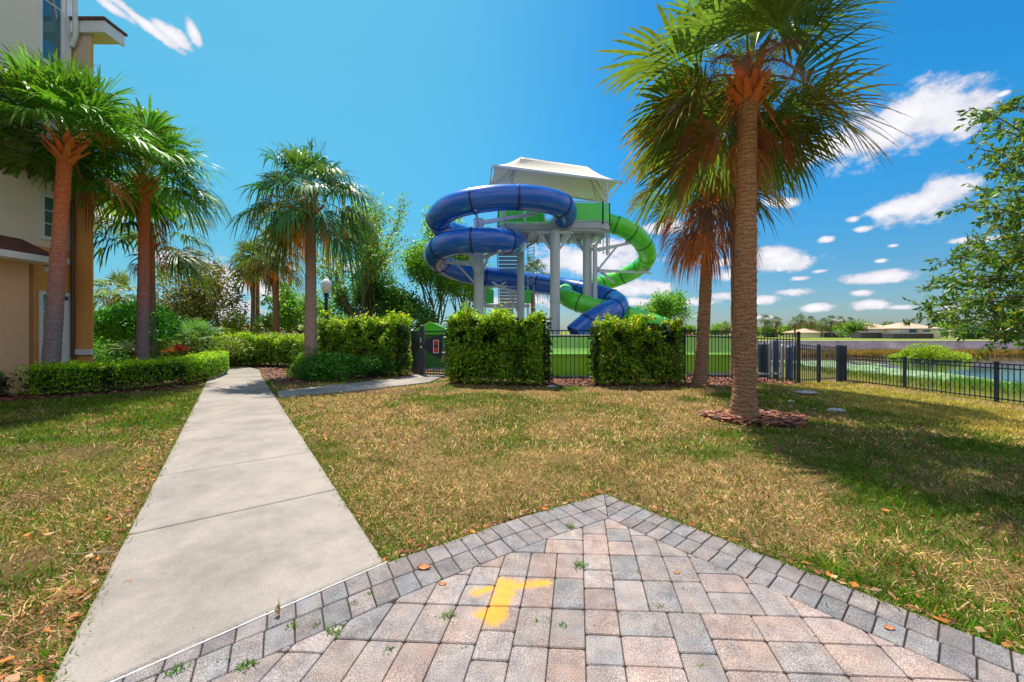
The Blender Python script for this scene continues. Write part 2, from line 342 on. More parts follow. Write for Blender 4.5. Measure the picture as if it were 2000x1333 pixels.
def watermat():
    m, nt, b = newmat('pond_water'); b.inputs['Base Color'].default_value = (.012, .035, .05, 1); b.inputs['Roughness'].default_value = .05
    b.inputs['IOR'].default_value = 1.33; b.inputs['Specular IOR Level'].default_value = 1.0
    bump(nt, b, noise(nt, 1.2, 4, .6), .12, .05); return m
M['water'] = watermat()
def blockwall():
    m, nt, b = newmat('retaining_wall_block')
    br = mnode(nt, 'ShaderNodeTexBrick'); o = mnode(nt, 'ShaderNodeTexCoord').outputs['Object']
    mp = mnode(nt, 'ShaderNodeMapping'); mp.inputs['Rotation'].default_value = (R(90), 0, 0); nt.links.new(o, mp.inputs[0]); nt.links.new(mp.outputs[0], br.inputs[0])
    br.inputs['Scale'].default_value = 1.2; br.inputs['Color1'].default_value = (.85, .76, .80, 1); br.inputs['Color2'].default_value = (.70, .60, .66, 1); br.inputs['Mortar'].default_value = (.5, .42, .46, 1)
    c = mixc(nt, .8, br.outputs['Color'], ramp(nt, noise(nt, .25, 6, .7), [(.35, (.55, .5, .6)), (.65, (1.3, 1.25, 1.25))]), 'MULTIPLY')
    nt.links.new(c, b.inputs['Base Color']); b.inputs['Roughness'].default_value = .9; return m
M['block'] = blockwall()

# ------------------------------------------------------------------ layout of paving
APEX = np.array((.895, 3.78))
LB = [APEX, np.array((0., 3.25)), np.array((-.86, 2.645)), np.array((-1.95, 1.775)), np.array((-3.2, .70))]      # outer edge of left border
RB = [APEX, np.array((2.49, 1.894)), np.array((3.75, .40))]                                                       # outer edge of right border
SWD = np.array((-.583, .812))
swR0 = np.array((-.885, 2.67)); 
swn = np.array((.812, .583))
def path_line(p0, k): return p0+SWD*k
SW_L = [np.array((-1.98, 1.80)), np.array((-2.27, 1.62+.55))]
# sidewalk outline (right edge then left edge)
SWRIGHT = [(-.875, 2.65), (-6.0, 9.78), (-8.9, 13.8), (-10.3, 15.9), (-12.0, 17.6), (-14.5, 18.9), (-18, 19.7)]
SWLEFT = [(-1.96, 1.60), (-3.86, 4.25), (-7.27, 9.0), (-9.9, 12.65), (-11.3, 14.6), (-12.7, 16.2), (-15, 17.3), (-18, 17.9)]
SIDE2 = [(-5.62, 9.25), (-4.1, 10.5), (-2.9, 11.6), (-2.1, 12.6), (-2.3, 14.6), (-3.3, 14.6), (-3.6, 13.2), (-4.9, 11.8), (-6.3, 10.2)]
PATIO = [tuple(p) for p in LB]+[(3.75, .4)]+[tuple(RB[1])]
MULCH_TREE = [(4.35+.88*math.cos(a)*(1+.12*math.sin(3*a))+.12, 7.12+.66*math.sin(a)*(1+.1*math.cos(5*a))) for a in np.linspace(0, 2*math.pi, 28, endpoint=False)]
MULCH_F = [(-2.0, 12.5), (-.8, 11.75), (.6, 11.35), (2.6, 11.3), (4.6, 11.25), (6.4, 11.1), (6.9, 11.8), (7.4, 12.8), (10.0, 13.3), (10.2, 14.6), (4, 15.2), (-2.2, 15)]
MULCH_L = [(-15, 7.6), (-11.8, 8.6), (-10.3, 9.55), (-9.35, 10.9), (-9.6, 12.0), (-10.3, 13.0), (-11.5, 14.6), (-13, 15.8), (-16, 16.5)]
MULCH_C = [(-4.0, 13.7), (-5.6, 12.2), (-7.2, 11.9), (-8.8, 13.7), (-10.2, 15.9), (-12.0, 17.7), (-14, 22), (-3.8, 22), (-3.4, 14.7)]
def inside(poly, x, y):
    x = np.asarray(x); y = np.asarray(y); r = np.zeros(x.shape, bool); n = len(poly); j = n-1
    for i in range(n):
        xi, yi = poly[i][:2]; xj, yj = poly[j][:2]
        if yi != yj: r ^= ((yi > y) != (yj > y)) & (x < (xj-xi)*(y-yi)/(yj-yi)+xi)
        j = i
    return r
SW_POLY = SWRIGHT+SWLEFT[::-1]
def seg_d(x, y, poly, closed=True):
    d = np.full(np.shape(x), 1e9); n = len(poly)
    for i in range(n if closed else n-1):
        a = np.array(poly[i][:2]); b = np.array(poly[(i+1) % n][:2]); e = b-a; l = (e**2).sum()+1e-9
        t = np.clip(((x-a[0])*e[0]+(y-a[1])*e[1])/l, 0, 1); d = np.minimum(d, np.hypot(x-a[0]-t*e[0], y-a[1]-t*e[1]))
    return d
# colour of the lawn: straw / green / bare patches
STRAW = np.array((.43, .28, .12)); GREEN = np.array((.095, .19, .018)); YG = np.array((.30, .31, .035)); BARE = np.array((.30, .165, .105))
def lawn(x, y):
    n1 = fbm(x, y, .55, 4); n2 = fbm(x+40, y-13, 1.9, 3); n3 = fbm(x-70, y+33, .9, 4)
    g = np.clip((n1-.5)*4+.22+(n2-.5)*2.2, 0, 1)
    d = seg_d(x, y, PATIO); edge = np.exp(-d/.28)
    ds = seg_d(x, y, SWRIGHT, False); g = np.clip(g+.5*edge+.45*np.exp(-ds/.35), 0, 1)
    mid = np.exp(-(((x-1.0)/3.6)**2+((y-7.4)/3.0)**2)*1.2); g = g*(1-.62*mid)
    shade = np.exp(-(((x-5.6)/2.2)**2+((y-5.0)/1.3)**2)); g = np.clip(g+.45*shade, 0, 1)  # palm crown shadow painted into the lawn colour as a darker green patch
    g = np.clip(g+.38*sstep((-x-y*.55-1.0)/1.5), 0, 1)
    right = sstep((x-6.3)/3)*sstep((y-4)/3); left = sstep((-x-1.5)/1.5)
    bare = np.clip((n3-.58)*9, 0, 1)*(.25+.45*left)
    return g, right, bare
def lawn_col(x, y):
    g, r, ba = lawn(x, y); g = g[..., None]; r = r[..., None]; ba = ba[..., None]
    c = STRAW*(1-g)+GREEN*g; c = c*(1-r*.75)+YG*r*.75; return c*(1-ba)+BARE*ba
# ------------------------------------------------------------------ ground
xs = np.concatenate([-np.geomspace(2500, 15, 26), np.arange(-14.5, 18, .13), np.arange(18, 40, 1.0), np.geomspace(41, 2500, 26)])
ys = np.concatenate([[-60, -20, -6, -2, 0], np.arange(.5, 17, .13), np.arange(17.5, 71.5, 1.5), [71.9, 72.05, 72.45, 73, 76, 85], np.geomspace(95, 3000, 18)])
X, Y = np.meshgrid(xs, ys); Z = gz(X, Y)
Z = Z+np.where((Y < 40) & (X > 15) & (X < 34), (fbm(X, Y, .3, 3)-.5)*.3, 0)
offp = ~(inside(SW_POLY, X, Y) | inside(PATIO, X, Y) | inside(SIDE2, X, Y))
Z = Z+np.where(offp & (np.abs(X) < 17) & (Y < 16.5), (fbm(X, Y, 1.1, 3)-.5)*.035*np.clip(seg_d(X, Y, PATIO)/.6, 0, 1), 0)
C = lawn_col(X, Y)
bank = (sstep((X-15.5)/3)*(Y < 72))[..., None]; C = C*(1-bank)+np.array((.16, .20, .03))*bank
sandy = (np.exp(-((X-13.9)/.45)**2)*(Y < 17)*(.4+fbm(X, Y, 1.5, 3)))[..., None]; C = C*(1-np.clip(sandy, 0, 1))+np.array((.42, .27, .20))*np.clip(sandy, 0, 1)
dirt = np.clip(np.exp(-(((Y-(9.4-.42*(X-6)))/.28)**2))*((X > 7.2) & (X < 13))*1.3*fbm(X, Y, 2, 3), 0, .9)[..., None]; C = C*(1-dirt)+np.array((.42, .27, .19))*dirt
farc = sstep((Y-73)/2)[..., None]; C = C*(1-farc)+np.array((.34, .42, .08))*farc
ny, nx = X.shape; idx = np.arange(ny*nx).reshape(ny, nx)
Fq = np.stack([idx[:-1, :-1], idx[:-1, 1:], idx[1:, 1:], idx[1:, :-1]], -1).reshape(-1, 4)
C = C*.60
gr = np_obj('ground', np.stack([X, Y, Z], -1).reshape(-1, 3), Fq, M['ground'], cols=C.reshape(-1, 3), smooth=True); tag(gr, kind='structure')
wb = np_obj('water', [(20, -60, -2.6), (900, -60, -2.6), (900, 71.8, -2.6), (20, 71.8, -2.6)], [(0, 1, 2, 3)], M['water']); tag(wb, kind='structure')
# ------------------------------------------------------------------ sidewalks
def resample(pl, n):
    pl = np.array(pl, float); d = np.r_[0, np.cumsum(np.hypot(*np.diff(pl, axis=0).T))]; t = np.linspace(0, d[-1], n)
    return np.stack([np.interp(t, d, pl[:, 0]), np.interp(t, d, pl[:, 1])], -1)
def slab(name, Lp, Rp, top=.035, thick=.10, gap=.013):
    mb = MB()
    for i in range(len(Lp)-1):
        a, b, c, d = Lp[i], Rp[i], Rp[i+1], Lp[i+1]
        m = (c+d-a-b); m = m/np.hypot(*m)*gap/2
        q = [a+m, b+m, c-m, d-m]; e = .016
        cen = sum(q)/4; qi = [p+(cen-p)/np.hypot(*(cen-p))*e*1.4 for p in q]
        v = [(*p, top-thick) for p in q]+[(*p, top-.006) for p in q]+[(*p, top) for p in qi]
        mb.add(v, [(0,1,5,4),(1,2,6,5),(2,3,7,6),(3,0,4,7),(4,5,9,8),(5,6,10,9),(6,7,11,10),(7,4,8,11),(8,9,10,11)])
    return tag(mb.build(name, M['concrete']), kind='structure')
# joints where the photo shows them: distances along the right edge
def along(pl, ds):
    pl = np.array(pl, float); d = np.r_[0, np.cumsum(np.hypot(*np.diff(pl, axis=0).T))]
    return np.stack([np.interp(ds, d, pl[:, 0]), np.interp(ds, d, pl[:, 1])], -1)
kk = [0, 1.5, 3.0, 4.5, 6, 7.5, 9, 10.5, 12, 13.5, 15, 16.4, 17.8, 19.2, 20.6, 22]
Rp = along(SWRIGHT, kk)
Lp = along(SWLEFT, [0]+[k+.02 for k in kk[1:9]]+[k+.0 for k in kk[9:]])
# left points: project each joint square to the path
kl = []
for i, p in enumerate(Rp):
    if i == 0: kl.append(0); continue
    ds = np.linspace(0, 24, 1200); q = along(SWLEFT, ds); t = Rp[min(i+1, len(Rp)-1)]-Rp[i-1]; t = t/np.hypot(*t)
    kl.append(ds[np.argmin(np.abs((q-p)@t))])
Lp = along(SWLEFT, kl)
slab('sidewalk', Lp, Rp)
s2a = along([(-6.2, 10.25), (-4.95, 11.75), (-3.75, 13.1), (-3.4, 14.4)], np.linspace(0, 4.9, 4)); s2b = along([(-5.55, 9.3), (-4.1, 10.5), (-2.6, 11.9), (-2.35, 14.2)], np.linspace(0, 6.2, 4))
slab('sidewalk', s2a, s2b)
# ------------------------------------------------------------------ pavers
def clip(poly, a, n):
    out = []
    for i in range(len(poly)):
        p, q = poly[i], poly[(i+1) % len(poly)]; dp = (p-a)@n; dq = (q-a)@n
        if dp >= 0: out.append(p)
        if dp*dq < 0: out.append(p+(q-p)*dp/(dp-dq))
    return out
def inset(poly, g):
    n = len(poly); ar = sum(poly[i][0]*poly[(i+1) % n][1]-poly[(i+1) % n][0]*poly[i][1] for i in range(n))
    if ar < 0: poly = poly[::-1]; ar = -ar
    if ar/2 < 8e-4: return None
    o = poly
    for i in range(n):
        e = poly[(i+1) % n]-poly[i]; l = np.hypot(*e)
        if l < 1e-4: continue
        nn = np.array((-e[1], e[0]))/l; o = clip(o, poly[i]+nn*g, nn)
        if len(o) < 3: return None
    return o
pr = random.Random(11)
def roundpoly(poly, r):
    o = []; n = len(poly)
    for i in range(n):
        p = poly[i]; a = poly[i-1]-p; b = poly[(i+1) % n]-p; la, lb = np.hypot(*a), np.hypot(*b)
        if la < 1e-5 or lb < 1e-5: continue
        k = min(r, la*.35, lb*.35); A = p+a/la*k; B = p+b/lb*k; o += [A, (A+B)/2*.35+p*.65 if 0 else (A+B+p)/3, B]
    return o
def paver(mb, cols, poly, col, gap=.003, rnd=.012, top=.03):
    p1 = inset(poly, gap)
    if p1 is None or len(p1) < 3: return
    p1 = roundpoly(p1, rnd)
    if len(p1) < 3: return
    c = sum(p1)/len(p1); p2 = [p+(c-p)/max(np.hypot(*(c-p)), 1e-4)*.006 for p in p1]
    tx, ty = pr.uniform(-.012, .012), pr.uniform(-.012, .012); dz = pr.uniform(-.0015, .0015)
    zz = lambda p: dz+(p[0]-c[0])*tx+(p[1]-c[1])*ty
    n = len(p1); v = [(p[0], p[1], -.03) for p in p1]+[(p[0], p[1], top-.005+zz(p)) for p in p1]+[(p[0], p[1], top+zz(p)) for p in p2]
    mb.add(v, [(i, (i+1) % n, n+(i+1) % n, n+i) for i in range(n)]+[(n+i, n+(i+1) % n, 2*n+(i+1) % n, 2*n+i) for i in range(n)]+[tuple(range(2*n, 3*n))])
    cols += [col]*(3*n)
def offs(pl, w, side):
    pl = [np.array(p, float) for p in pl]; out = []
    for i, p in enumerate(pl):
        a = pl[max(i-1, 0)]; b = pl[min(i+1, len(pl)-1)]; e = (b-a)/np.hypot(*(b-a)); nn = np.array((-e[1], e[0]))*side; out.append(p+nn*w)
    return out
RW = .195
mid_d = ((LB[1]-APEX)/np.hypot(*(LB[1]-APEX))+(RB[1]-APEX)/np.hypot(*(RB[1]-APEX))); mid_n = np.array((-mid_d[1], mid_d[0])); mid_n /= np.hypot(*mid_n)
mb = MB(); cols = []
for pl, side, ang in ((LB, 1, 0), (RB, -1, 1)):
    L = sum(np.hypot(*(pl[i+1]-pl[i])) for i in range(len(pl)-1)); n = 1; pw = .138 if side == 1 else .118
    pass
    ext = [pl[0]-(pl[1]-pl[0])/np.hypot(*(pl[1]-pl[0]))*.4]+list(pl)
    for row in range(2):
        jit = 0
        o0 = offs(ext, RW*row, side); o1 = offs(ext, RW*(row+1), side)
        ds = np.arange(0, L+.4, pw)+ (0.0 if row == 0 else .01)
        A = along(o0, ds); B = along(o1, ds)
        for i in range(len(ds)-1):
            q = [A[i], A[i+1], B[i+1], B[i]]
            nn = mid_n if (LB[1]-APEX)@mid_n > 0 else -mid_n
            q = clip(q, APEX, nn if ang == 0 else -nn)
            if len(q) < 3: continue
            b = pr.uniform(.78, 1.12); w = pr.uniform(-.012, .014)
            paver(mb, cols, q, (.27*b+w, .245*b, .242*b-w*.3), rnd=.006)
tag(mb.build('paver_border', M['paver'], cols=np.array(cols)), kind='structure')
# field of mixed pavers
U = .091; ua = np.array((1, -.05)); va = np.array((.17, 1.0)); org = np.array((-3.6, .2)); GWc, GHc = 84, 42
def tile(w, h, rnd):
    g = [[0]*w for _ in range(h)]; out = []
    def rec():
        for y in range(h):
            for x in range(w):
                if not g[y][x]:
                    opts = [(3, 2), (2, 3), (2, 2), (3, 2), (2, 3)]; rnd.shuffle(opts); seen = set()
                    for (a, b) in opts:
                        if (a, b) in seen: continue
                        seen.add((a, b))
                        if x+a > w or y+b > h or any(g[y+j][x+i] for j in range(b) for i in range(a)): continue
                        run = 0
                        while x+a+run < w and not g[y][x+a+run]: run += 1
                        if run == 1: continue
                        for j in range(b):
                            for i in range(a): g[y+j][x+i] = 1
                        out.append((x, y, a, b))
                        if rec(): return True
                        out.pop()
                        for j in range(b):
                            for i in range(a): g[y+j][x+i] = 0
                    return False
        return True
    import sys; sys.setrecursionlimit(10000); rec(); return out
inL = offs(LB, 2*RW, 1); inR = offs(RB, 2*RW, -1)
hp = []
for pl, sgn in ((inL, 1), (inR, -1)):
    for i in range(len(pl)-1):
        e = pl[i+1]-pl[i]; nn = np.array((-e[1], e[0]))*sgn; hp.append((pl[i], nn/np.hypot(*nn)))
mb = MB(); cols = []
for bx in range(0, GWc, 14):
    for by in range(0, GHc, 6):
        for (x, y, a, b) in tile(14, 6, random.Random(bx*31+by)):
            x += bx; y += by
            q = [org+ua*U*i+va*U*j for i, j in ((x, y), (x+a, y), (x+a, y+b), (x, y+b))]
            for (pa, nn) in hp:
                q = clip(q, pa, nn)
                if len(q) < 3: break
            if len(q) < 3: continue
            k = pr.random(); bb = pr.uniform(.85, 1.12)
            col = np.array((.385, .295, .262)) if k < .42 else (np.array((.355, .30, .28)) if k < .85 else np.array((.31, .285, .28)))
            paver(mb, cols, q, tuple(col*bb), gap=.0022, rnd=.013)
tag(mb.build('paver_field', M['paver'], cols=np.array(cols)), kind='structure')
sandm = plain('joint_sand', (.05, .032, .02), (.022, .016, .01), 30, 1, 0, .6, 80)
mb = MB(); mb.add([(p[0], p[1], .0215) for p in [(3.75, .4)]+[tuple(RB[1])]+[tuple(p) for p in LB]], [tuple(range(2+len(LB)))])
tag(mb.build('paver_bedding', sandm), kind='structure')
# plastic edging strip between slab and pavers
e = np.array(SWLEFT[0])-np.array(SWRIGHT[0]); e /= np.hypot(*e); nrm = np.array((e[1], -e[0])) if True else 0
if nrm[1] > 0: nrm = -nrm
a = np.array(SWRIGHT[0])+nrm*.008-e*.02; b = np.array(SWLEFT[0])+nrm*.008+e*.1
mb = MB(); q = [a, b, b+nrm*.013, a+nrm*.013]; mb.prism([tuple(p) for p in (q if 1 else q)], -.02, .033)
tag(mb.build('edging_strip', plain('edging_plastic', (.55, .54, .52), (.35, .33, .31), 20, .7)), 'thin white edging strip between the sidewalk slab and the grey border pavers', 'edging')
# ------------------------------------------------------------------ mulch
rs = np.random.RandomState(5)
def bark_chips(name, label, poly, n, size=.05, pal=((.26, .11, .075), (.38, .20, .13), (.14, .07, .055), (.30, .10, .06)), zoff=.0, sheet=(.12, .05, .04)):
    poly = np.array(poly); lo = poly.min(0); hi = poly.max(0)
    pts = rs.rand(int(n*1.8), 2)*(hi-lo)+lo; k = inside(poly, pts[:, 0], pts[:, 1]); pts = pts[k][:n]; m = len(pts)
    ang = rs.rand(m)*6.28; L = size*(.5+rs.rand(m)); W = L*(.25+.3*rs.rand(m)); z = gz(pts[:, 0], pts[:, 1])+.02+rs.rand(m)*.03+zoff
    ca, sa = np.cos(ang), np.sin(ang); V = []
    for (u, v) in ((-1, -1), (1, -1), (1, 1), (-1, 1)):
        V.append(np.stack([pts[:, 0]+ca*u*L-sa*v*W, pts[:, 1]+sa*u*L+ca*v*W, z+(rs.rand(m)-.4)*L*.9], -1))
    V = np.stack(V, 1).reshape(-1, 3); pal = np.array(pal); c = pal[rs.randint(0, len(pal), m)]*(.6+.8*rs.rand(m, 1)); c = np.repeat(c, 4, 0)
    n0 = len(V); zs = gz(poly[:, 0], poly[:, 1])+.012
    o = np_obj(name, V, np.arange(m*4).reshape(-1, 4), M['chips'], cols=c); tag(o, label, 'mulch', kind='stuff')
    return o
def sheet(name, poly, mat, dz=.012):
    # triangulated sheet following the ground
    poly = np.array(poly); lo = poly.min(0)-.2; hi = poly.max(0)+.2; st = .16
    gx = np.arange(lo[0], hi[0], st); gy = np.arange(lo[1], hi[1], st); A, B = np.meshgrid(gx, gy); k = inside(poly, A, B)
    Zs = gz(A, B)+np.where(k, dz+.02*fbm(A, B, 4, 2), -.05); id2 = np.arange(A.size).reshape(A.shape)
    q = np.stack([id2[:-1, :-1], id2[:-1, 1:], id2[1:, 1:], id2[1:, :-1]], -1).reshape(-1, 4); kk2 = k.ravel(); q = q[kk2[q].any(1)]
    used, inv = np.unique(q, return_inverse=True); V = np.stack([A, B, Zs], -1).reshape(-1, 3)[used]
    return tag(np_obj(name, V, inv.reshape(-1, 4), mat, smooth=True), kind='structure')
mulchm = plain('mulch_bed', (.20, .10, .07), (.09, .05, .04), 22, 1, 0, .9, 40, 0, .03)
for nm, pl, n in (('bark around the nearest right palm', MULCH_TREE, 2600), ('bark under the tall hedges and the black fence', MULCH_F, 5000), ('dark red bark under the low clipped hedge', MULCH_L, 6000), ('bark under the shrubs beside the walkway', MULCH_C, 4000)):
    sheet('mulch_bed', pl, mulchm); bark_chips('wood_chips', 'red brown chips of '+nm, pl, n)
# ------------------------------------------------------------------ grass
def blades(name, label, x, y, h, w, cols, tilt, mat=None, z=None, curl=.35):
    m = len(x); ang = rs.rand(m)*6.283; ta = rs.rand(m)*6.283; tl = tilt
    z0 = gz(x, y) if z is None else z
    dx = np.cos(ta)*np.sin(tl); dy = np.sin(ta)*np.sin(tl); dz = np.cos(tl)
    wx = np.cos(ang)*w/2; wy = np.sin(ang)*w/2
    base = np.stack([x, y, z0-.003], -1); W = np.stack([wx, wy, 0*wx], -1); Dv = np.stack([dx, dy, dz], -1)
    m1 = base+Dv*(h*.55)[:, None]; drop = np.stack([dx*curl, dy*curl, -curl*.35*np.ones(m)], -1)
    tip = m1+(Dv+drop)*(h*.5)[:, None]
    V = np.stack([base-W, base+W, m1+W*.8, m1-W*.8, tip], 1).reshape(-1, 3)
    b = np.arange(m)*5
    T = np.concatenate([np.stack([b, b+1, b+2], -1), np.stack([b, b+2, b+3], -1), np.stack([b+3, b+2, b+4], -1)])
    return tag(np_obj(name, V, T, mat or M['grass'], cols=np.repeat(cols, 5, 0)), label, 'grass', kind='stuff')
def scatter_lawn(n, ylo, yhi, ppow):
    y = ylo+(yhi-ylo)*rs.rand(n)**ppow; x = (rs.rand(n)*2-1)*(y*1.42+1.2)
    ok = (x < 14.6) & (x > -15.5)
    for pl in (PATIO, SW_POLY, SIDE2, MULCH_TREE, MULCH_F, MULCH_L, MULCH_C):
        ok &= ~inside(pl, x, y)
    x, y = x[ok], y[ok]; ok = ~((seg_d(x, y, PATIO) < .006)); return x[ok], y[ok]
def lawn_layer(n, ylo, yhi, pp, h0, w0):
    x, y = scatter_lawn(n, ylo, yhi, pp); m = len(x); g, r, ba = lawn(x, y)
    clump = fbm(x, y, 7, 2); keep = rs.rand(m) > ba*.75; keep &= ~((clump < .38) & (rs.rand(m) < .4))
    x, y, g, r, ba = x[keep], y[keep], g[keep], r[keep], ba[keep]; m = len(x)
    isg = rs.rand(m) < (.20+.72*g*(1-.3*ba)); 
    c = np.where(isg[:, None], np.array((.075, .20, .008))*(.35+1.1*rs.rand(m, 1))+np.array((.09, .05, 0))*rs.rand(m, 1)**2, np.array((.82, .56, .28))*(.2+1.1*rs.rand(m, 1)**1.4))
    yg = (rs.rand(m) < r*.8)
    c = np.where(yg[:, None], np.array((.62, .50, .12))*(.6+.6*rs.rand(m, 1)), c)
    red = rs.rand(m) < .07; c = np.where(red[:, None], np.array((.42, .16, .05))*(.6+.7*rs.rand(m, 1)), c)
    cl2 = fbm(x, y, 5, 3); c = c*(.42+1.12*cl2)[:, None]
    sc = (.45+1.2*rs.rand(m)**1.3)*(.7+.6*cl2)
    tilt = np.where(isg | yg, .25+.7*rs.rand(m), .7+.75*rs.rand(m))
    return x, y, h0*sc*np.where(isg, 1.1, 1.0), w0*(.7+.6*rs.rand(m)), c, tilt
parts = [lawn_layer(250000, .9, 5.2, .8, .050, .0065), lawn_layer(170000, 5.2, 10, .8, .06, .012), lawn_layer(70000, 10, 16, .9, .065, .018)]
cat = [np.concatenate([p[i] for p in parts]) for i in range(6)]
blades('grass', 'short dry lawn of mixed straw and green blades', *cat)
ex, ey = [], []
for pl_, n_, sg in ((SWRIGHT[:4], 5200, (.028, .012)), (SWLEFT[:4], 4200, (-.028, -.012)), ([tuple(p) for p in LB[:3]], 2200, (0, .012)), ([tuple(p) for p in RB], 3600, (.012, .01))):
    q = along(pl_, rs.rand(n_)**1.3*11 if n_ > 4000 else rs.rand(n_)*3.4); o_ = rs.randn(n_)*.6-.1; k_ = fbm(q[:, 0], q[:, 1], 3.0, 3) > .45; ex += list((q[:, 0]+sg[0]*o_)[k_]); ey += list((q[:, 1]+sg[1]*o_)[k_])
ex = np.array(ex); ey = np.array(ey); m = len(ex)
blades('edge_grass', 'longer grass blades creeping over the edges of the paving', ex, ey, .05*(.5+rs.rand(m)), .0065*(.7+.6*rs.rand(m)), np.where(rs.rand(m, 1) < .65, np.array((.09, .22, .01)), np.array((.55, .36, .13)))*(.4+.9*rs.rand(m, 1)), .5+.9*rs.rand(m), z=np.full(m, .012))
# ------------------------------------------------------------------ leaf litter, weeds, twigs
def litter(name, label, pts, size, pal, z, cup=.5):
    m = len(pts); ang = rs.rand(m)*6.28; L = size*(.25+1.2*rs.rand(m)**1.6); W = L*(.22+.38*rs.rand(m)); ca, sa = np.cos(ang), np.sin(ang); V = []
    for (u, v, c) in ((-1, 0, 1), (-.2, -1, 0), (1, 0, 1), (-.1, 1, 0)):
        V.append(np.stack([pts[:, 0]+ca*u*L-sa*v*W, pts[:, 1]+sa*u*L+ca*v*W, z+.004+c*L*cup*rs.rand(m)*.5+.25*L*rs.rand(m)*(v > 0)], -1))
    V = np.stack(V, 1).reshape(-1, 3); c = np.array(pal)[rs.randint(0, len(pal), m)]*(.6+.7*rs.rand(m, 1))
    b = np.arange(m)[:, None]*4; T = np.concatenate([b+np.array([[0, 1, 2]]), b+np.array([[0, 2, 3]])])
    return tag(np_obj(name, V, T, M['dead'], cols=np.repeat(c, 4, 0)), label, 'leaves', kind='stuff')
LP = ((.62, .20, .05), (.42, .16, .07), (.58, .36, .20), (.26, .12, .07), (.46, .28, .17), (.16, .08, .05))
pl = []
for edge, wt in ((LB[:3], 170), (RB, 420)):
    e = resample(edge, wt); pl.append(e+rs.randn(wt, 2)*.035+(np.array((.02, .04))))
pl = np.concatenate(pl); k = ~inside(PATIO, pl[:, 0]-.01, pl[:, 1]-.01); pl = pl[k]
litter('leaf_litter', 'orange and brown dead leaves lying along the paver border edge', pl, .032, LP, .03)
n = 1500; yy = 1+8*rs.rand(n)**.9; xx = (rs.rand(n)*2-1)*(yy*1.4+.6); k = ~(inside(PATIO, xx, yy) | inside(SW_POLY, xx, yy) | inside(SIDE2, xx, yy))
litter('leaf_litter', 'small dead leaves scattered through the lawn', np.stack([xx, yy], -1)[k], .026, LP, gz(xx[k], yy[k])+.03)
n = 380; q = along(SWLEFT, rs.rand(n)**1.3*7)+np.array((-.10, -.05))*np.abs(rs.randn(n, 1))*1.4-np.array((.03, 0)); k = ~inside(SW_POLY, q[:, 0], q[:, 1])
litter('leaf_litter', 'brown dead leaves gathered along the left edge of the sidewalk', q[k], .033, LP, .02)
wp = [(1135,1105,.06),(875,1203,.05),(1048,1215,.03),(1070,1208,.028),(1100,1222,.03),(1178,1212,.02),(1290,1185,.03),(1247,1118,.025),(1195,1125,.02),(1115,1030,.05),(862,1132,.02),(1335,1150,.02),(1160,1222,.02),(1400,1110,.02),(345,1312,.05),(480,1300,.05),(570,1225,.035),(652,1235,.05),(440,1290,.03),(722,1160,.03),(690,1180,.03),(1268,1180,.02),(1590,1245,.02),(1780,1200,.02),(905,1265,.02),(620,1222,.03),(1240,1095,.02),(1610,1180,.03),(1365,1300,.02),(760,1270,.03)]
wx, wy, wh = [], [], []
for (px, py, s) in wp:
    g = G(px, py, .03); k = int(26*s/.03)
    wx += list(g.x+rs.randn(k)*s*.4); wy += list(g.y+rs.randn(k)*s*.3); wh += list(s*(.4+.6*rs.rand(k)))
wx = np.array(wx); wy = np.array(wy); wh = np.array(wh); m = len(wx)
blades('weeds', 'small green weeds sprouting from the paver joints', wx, wy, wh, np.full(m, .007), np.array((.10, .24, .02))*(.5+.9*rs.rand(m, 1)), .3+1.0*rs.rand(m), z=np.full(m, .026))
def twig(label, px, py, L, ang, col, z=.03, n=5):
    g = G(px, py, z); t = thing('twig', label, 'twig', (g.x, g.y, z))
    p = [Vector((g.x+math.cos(ang)*L*k/n+random.uniform(-1, 1)*L*.02, g.y+math.sin(ang)*L*k/n, z+.006+random.uniform(0, .01))) for k in range(n+1)]
    mb = MB(); mb.tube(p, [.004]*n+[.002], 5); mb.tube([p[3], p[3]+Vector((math.cos(ang+.7), math.sin(ang+.7), .1))*L*.3], [.003, .001], 5)
    mb.build('stick', col, t)
greybark = plain('grey_twig', (.42, .32, .26), None, 20, .9)
twig('thin pale twig lying on the dry grass in the middle of the lawn', 838, 893, .24, -.9, greybark, .05)
twig('reddish stick lying in the grass left of the sidewalk', 140, 1086, .26, .15, greybark, .04)
g = G(545, 1200, .035); t = thing('seed_husk', 'dry straw coloured palm husk standing at the edge of the sidewalk slab', 'husk', (g.x, g.y, .03))
mb = MB(); 
for k in range(9):
    a = random.uniform(-.5, .5); mb.tube([g+Vector((0, 0, .0)), g+Vector((a*.03, random.uniform(-.02, .02), .03)), g+Vector((a*.02, 0, .055))], [.004, .004, .001], 5)
mb.tube([g+Vector((0, 0, .05)), g+Vector((-.004, 0, .095))], [.003, .001], 5)
mb.build('husk', plain('straw', (.62, .42, .22), (.45, .28, .12), 40, .9), t)
